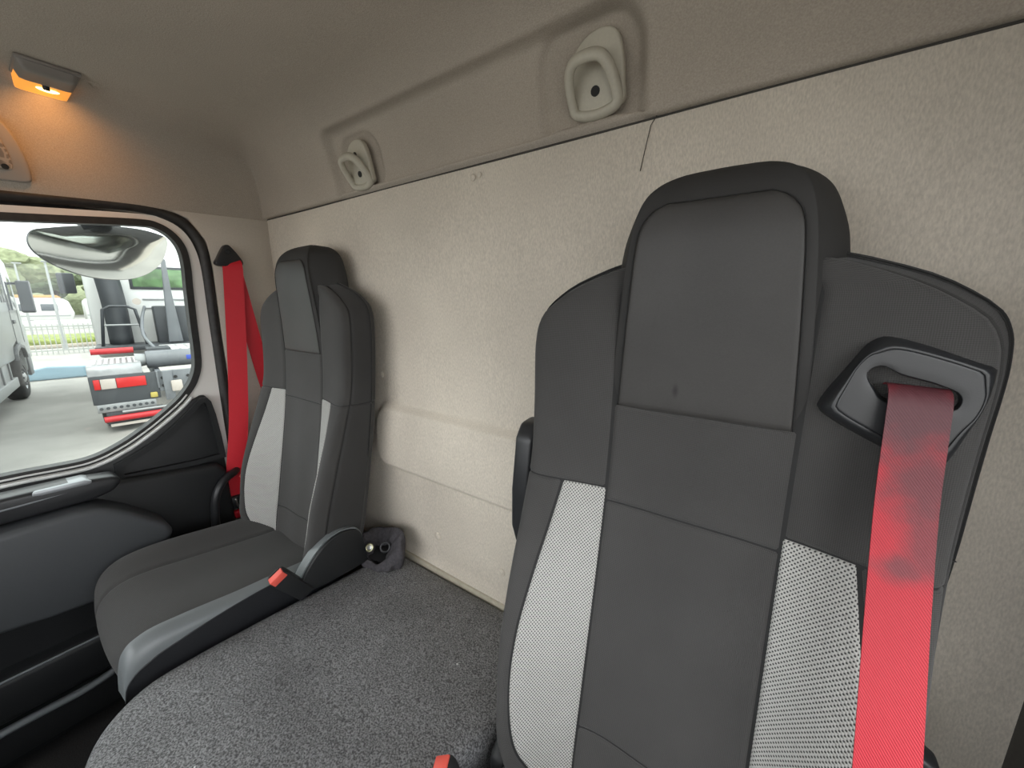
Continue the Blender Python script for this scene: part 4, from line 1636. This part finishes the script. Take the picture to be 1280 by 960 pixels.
box('load_box', (-7.2, -1.25, 1.28), (-2.45, 1.25, 3.9), 'truck_grey', gt, .04)

# ---- white tractor unit seen from behind
wt = thing('white_tractor_unit', 'white lorry tractor unit seen from behind, with red bars on its rear chassis', 'truck', (-9.5, 2.36, 0), RZ)
for sd in (1, -1):
    wheel('rear_wheel', wt, .25, sd * 1.06, .49, .30)
    wheel('inner_wheel', wt, .25, sd * .72, .49, .28)
    # chequered mudguard
    mg = smooth_path([(-.36, 0, .98), (-.33, 0, 1.10), (-.22, 0, 1.155), (.25, 0, 1.165), (.72, 0, 1.155), (.84, 0, 1.10), (.88, 0, .90)], 4)
    outer = [(p.x, p.z) for p in mg]
    inner = [(p.x * .955 + .01, p.z - .03) for p in reversed(mg)]
    mgo = prism('mudguard', outer + inner, sd * .60, sd * 1.27, 'aluminium', wt, axis='y', bevel=.004)
    for a in range(7):
        for b in range(8):
            box('tread_stud', (-.20 + a * .13, sd * (.66 + b * .075) - .022, 1.160), (-.15 + a * .13, sd * (.66 + b * .075) + .022, 1.174), 'truck_white', mgo)
    pl_ = box('rear_plate', (-.40, min(sd * .42, sd * 1.27), .50), (-.36, max(sd * .42, sd * 1.27), .98), 'chassis', wt, .01)
    box('red_reflector', (-.425, min(sd * .58, sd * .95), .76), (-.40, max(sd * .58, sd * .95), .93), 'reflector_red', pl_, .008)
    box('white_reflector', (-.425, min(sd * .955, sd * 1.14), .76), (-.40, max(sd * .955, sd * 1.14), .93), 'reflector_white', pl_, .008)
    box('red_reflector', (-.425, min(sd * 1.145, sd * 1.22), .76), (-.40, max(sd * 1.145, sd * 1.22), .93), 'reflector_red', pl_, .008)
    box('tread_strip', (-.42, min(sd * .50, sd * 1.24), .36), (-.38, max(sd * .50, sd * 1.24), .50), 'aluminium', wt, .01)
    for b in range(9):
        cyl('strip_hole', (-.428, sd * (.55 + b * .08), .43), (-.418, sd * (.55 + b * .08), .43), .026, 'chassis', wt, 8)
    box('bumper_bracket', (-.40, min(sd * .42, sd * 1.15), .12), (-.34, max(sd * .42, sd * 1.15), .36), 'chassis', wt, .01)
    cyl('red_bumper_bar', (-.46, sd * .30, .245), (-.46, sd * 1.18, .245), .052, 'red_paint', wt, 12)
    cyl('grey_bumper_bar', (-.46, sd * .30, .345), (-.46, sd * .95, .345), .022, 'galvanised', wt, 10)
    box('plate_lettering_strip', (-.47, min(sd * .35, sd * 1.12), .11), (-.44, max(sd * .35, sd * 1.12), .155), 'reflector_white', wt)
    cyl('red_grab_bar', (.70, sd * .65, 1.30), (.70, sd * 1.22, 1.30), .055, 'red_paint', wt, 12)
    box('chassis_rail', (-.42, min(sd * .36, sd * .44), .68), (4.6, max(sd * .36, sd * .44), .98), 'chassis_grey', wt, .01)
box('rear_cross_member', (-.42, -.42, .62), (-.34, .42, .98), 'chassis_grey', wt, .01)
for k in range(4):
    for j in range(2):
        cyl('rail_hole', (-.425, .36 - k * .18, .72 + j * .14), (-.435, .36 - k * .18, .72 + j * .14), .028, 'hole_black', wt, 10)
box('tow_bracket', (-.46, .22, .45), (-.40, .36, .98), 'chassis_grey', wt, .01)
box('work_light', (-.50, .10, .60), (-.42, .26, .80), 'reflector_white', wt, .02)
box('cable_tie', (-.44, .46, .52), (-.40, .56, .62), 'yellow_tape', wt, .02)
cyl('drive_cylinder', (.05, -.9, 1.16), (.05, .52, 1.16), .16, 'chassis_grey', wt, 20, bevel=.02)
box('cylinder_print', (-.115, -.62, 1.13), (-.10, -.05, 1.21), 'blue_print', wt, .002)
cyl('cylinder_neck', (.05, .50, 1.16), (.05, .66, 1.16), .10, 'galvanised', wt, 16, r2=.13)
box('catwalk', (.5, -.85, 1.22), (1.9, .22, 1.27), 'truck_white', wt, .01)
for a in range(5):
    for b in range(6):
        cyl('catwalk_hole', (.65 + a * .25, .12 - b * .16, 1.268), (.65 + a * .25, .12 - b * .16, 1.274), .032, 'chassis', wt, 8)
box('battery_box', (.35, .12, 1.18), (.85, .48, 1.34), 'chassis', wt, .02)
box('air_line_bracket', (.6, .30, 1.0), (.75, .62, 1.22), 'chassis_grey', wt, .01)
tube('air_hose', smooth_path([(.6, .35, 1.32), (1.2, .45, 1.55), (2.0, .40, 1.85), (2.7, .30, 2.1)], 6), .03, 'chassis_grey', wt, 8)
# cab
prism('cab', [(3.0, .95), (5.3, .95), (5.32, 2.0), (5.0, 3.3), (4.6, 3.6), (3.0, 3.65)], -1.22, 1.20, 'truck_white', wt, axis='y', bevel=.08, seg=3)
box('rear_window', (2.97, -.95, 2.55), (3.02, .42, 2.98), 'green_reflection_glass', wt, .02)
ring_o = box('rear_window_frame', (2.975, -1.0, 2.50), (3.0, .47, 3.03), 'chassis', wt, .02)
box('cab_swage', (2.98, -.9, 2.25), (3.01, .3, 2.29), 'aluminium', wt, .01)
box('cab_swage', (2.98, -.9, 2.05), (3.01, .3, 2.08), 'aluminium', wt, .01)
# black snorkel behind the cab's left corner
tube('air_intake', smooth_path([(2.7, .95, 2.95), (2.68, .84, 2.86), (2.66, .80, 2.5), (2.66, .78, 2.0), (2.7, .78, 1.3)], 5), .20, 'chassis', wt, 12, rx=.30)
box('side_mirror', (3.9, 1.35, 2.40), (4.0, 1.62, 2.86), 'chassis', wt, .03)
box('engine_box', (2.35, -1.0, 1.25), (2.85, .18, 2.12), 'chassis', wt, .04)
prism('exhaust_stack', [(-.24, 1.3), (.02, 1.3), (-.05, 2.4), (-.10, 3.15), (-.17, 3.15), (-.18, 2.4)], 2.12, 2.32, 'chassis_grey', wt, axis='x', bevel=.02)
tube('ladder_frame', [(2.2, 1.08, 1.25), (2.2, .98, 2.05), (2.2, .86, 2.12), (2.2, .60, 2.12), (2.2, .48, 2.05), (2.2, .38, 1.25)], .028, 'chassis', wt, 8)
cyl('ladder_rung', (2.2, 1.02, 1.72), (2.2, .44, 1.72), .02, 'galvanised', wt, 8)
box('rear_shelf', (1.9, -1.0, 1.18), (2.9, 1.2, 1.28), 'chassis', wt, .02)
cyl('round_lamp', (2.4, .42, 2.22), (2.36, .42, 2.22), .075, 'reflector_white', wt, 14)

# ---- pale blue panel lying by the grey truck
bpn = prism('wind_deflector', [(-1.1, .0), (-.9, .26), (-.3, .40), (.5, .34), (1.2, .14), (1.35, .0)], -.45, .45, 'blue_panel', None, axis='y', bevel=.06, seg=3)
bpn.location = (-17.6, 1.55, 0)
bpn.rotation_euler = (0, 0, math.radians(82))
tag(bpn, 'low pale blue curved panel lying on the ground beside the grey truck wheel', 'panel')

# ---- planted island, fence, caravans, lamp posts, trees
isl = thing('grass_island', 'raised grassy island with kerb behind the yard fence', 'traffic island', (-32, 2.6, 0), math.radians(80))
io = [(p.x, p.y) for p in smooth_path([(-3.5, -2.6, 0), (0, -3.0, 0), (2.2, -2.0, 0), (2.9, 0, 0), (2.2, 2.0, 0), (-3.5, 2.6, 0)], 6, True)]
prism('kerb_ring', io, 0, .18, 'kerb', isl, axis='z', bevel=.05)
prism('turf', [(x * .93, y * .93) for x, y in io], .1, .42, 'grass', isl, axis='z', bevel=.12, seg=3)

fn = thing('yard_fence', 'low pale metal fence of thin upright bars across the yard', 'fence', (-25.5, 3.2, 0), math.radians(84))
box('rail', (-3.4, -.03, 1.16), (7.4, .03, 1.22), 'fence_metal', fn)
box('rail', (-3.4, -.03, .14), (7.4, .03, .20), 'fence_metal', fn)
first = None
for k in range(72):
    if first is None:
        first = box('bar', (-.016, -.016, 0), (.016, .016, 1.3), 'fence_metal', fn)
        o = first
    else:
        o = first.copy()
        col.objects.link(o)
        o.parent = fn
    o.location = (-3.4 + k * .15, 0, 0)


def caravan(loc, rz, L, label, awn=False):
    c = thing('caravan', label, 'caravan', loc, rz, None)
    prism('body', [(-L / 2, .55), (L / 2 - .2, .55), (L / 2, 1.2), (L / 2 - .25, 2.3), (L / 2 - .7, 2.6), (-L / 2 + .3, 2.6), (-L / 2, 2.3)], -1.1, 1.1, 'caravan_white', c, axis='y', bevel=.12, seg=3)
    for x0, x1 in ((-L * .38, -L * .22), (-L * .02, L * .06), (L * .18, L * .34)):
        box('window', (x0, -1.13, 1.45), (x1, -1.08, 2.05), 'caravan_window', c, .03)
    box('stripe', (-L / 2 + .1, -1.12, .95), (L / 2 - .3, -1.09, 1.05), 'galvanised', c)
    for x in (-.4, .4):
        cyl('wheel', (x, -1.12, .33), (x, -.9, .33), .33, 'tyre', c, 16)
    if awn:
        prism('awning', [(-L / 2, 2.62), (L / 2 - .6, 2.62), (L / 2 - .9, 2.85), (-L / 2 + .3, 2.85)], -.9, .9, 'orange_awning', c, axis='y', bevel=.05)
    return c


cr_ = math.radians(86)
caravan((-56, 3.3, 0), cr_, 6.2, 'white caravan with orange roof box in the far yard', True)
caravan((-56, 9.6, 0), cr_, 5.0, 'plain white caravan with dark side windows in the far yard')
caravan((-48, -2.2, 0), math.radians(70), 5.2, 'white caravan half hidden behind the grey truck cab')
wall_p = box('boundary_wall', (-50.2, -14, 0), (-50, 26, .75), 'caravan_white', None, .03)
tag(wall_p, 'long low white wall in front of the caravans', 'wall')

for (loc, h, lab) in (((-28.2, 2.68, 0), 4.0, 'grey steel lamp post standing behind the grassy island'), ((-37, 2.35, 0), 4.4, 'thin grey post farther off, beside the trees and caravans')):
    t = thing('lamp_post', lab, 'post', loc)
    cyl('base', (0, 0, 0), (0, 0, .25), .10, 'galvanised', t, 12)
    cyl('pole', (0, 0, 0), (0, 0, h), .055, 'galvanised', t, 12, r2=.04)
    box('head', (-.05, -.12, h), (.05, .25, h + .08), 'galvanised', t, .02)


def tree(loc, h, w, mt, label, seed):
    t = thing('tree', label, 'tree', loc, 0, 'trees on the far bank')
    cyl('trunk', (0, 0, 0), (0, 0, h * .5), w * .07, 'bark', t, 8, r2=w * .04)
    rnd = random.Random(seed)
    for k in range(7):
        a = rnd.uniform(0, 6.28)
        r = rnd.uniform(0, .45) * w
        blob('crown', (r * math.cos(a), r * math.sin(a), h * rnd.uniform(.45, .82)), (w * rnd.uniform(.3, .45), w * rnd.uniform(.3, .45), h * rnd.uniform(.16, .24)), mt, t, .22, 3, seed * 10 + k)
    return t


for k, (y, h, w, x, m) in enumerate(((-9, 9.0, 7, -88, 'foliage'), (-2.5, 10.5, 7, -100, 'foliage'), (4.0, 9.6, 7, -90, 'foliage_light'), (10, 8.6, 7, -101, 'foliage'), (16.5, 7.4, 8, -92, 'foliage_light'),
                                     (24, 7.5, 8, -103, 'foliage'), (-16, 9, 8, -100, 'foliage'))):
    tree((x, y, 0), h, w, m, 'pale olive leafy tree on the far bank behind the caravans' if m == 'foliage_light' else 'dark green leafy tree on the far bank behind the caravans', k + 3)
bank = blob('hillside', (-130, 8, -2), (25, 70, 9.5), 'foliage_light', None, .06, 4, 99)
structure(bank, 'distant wooded hillside')
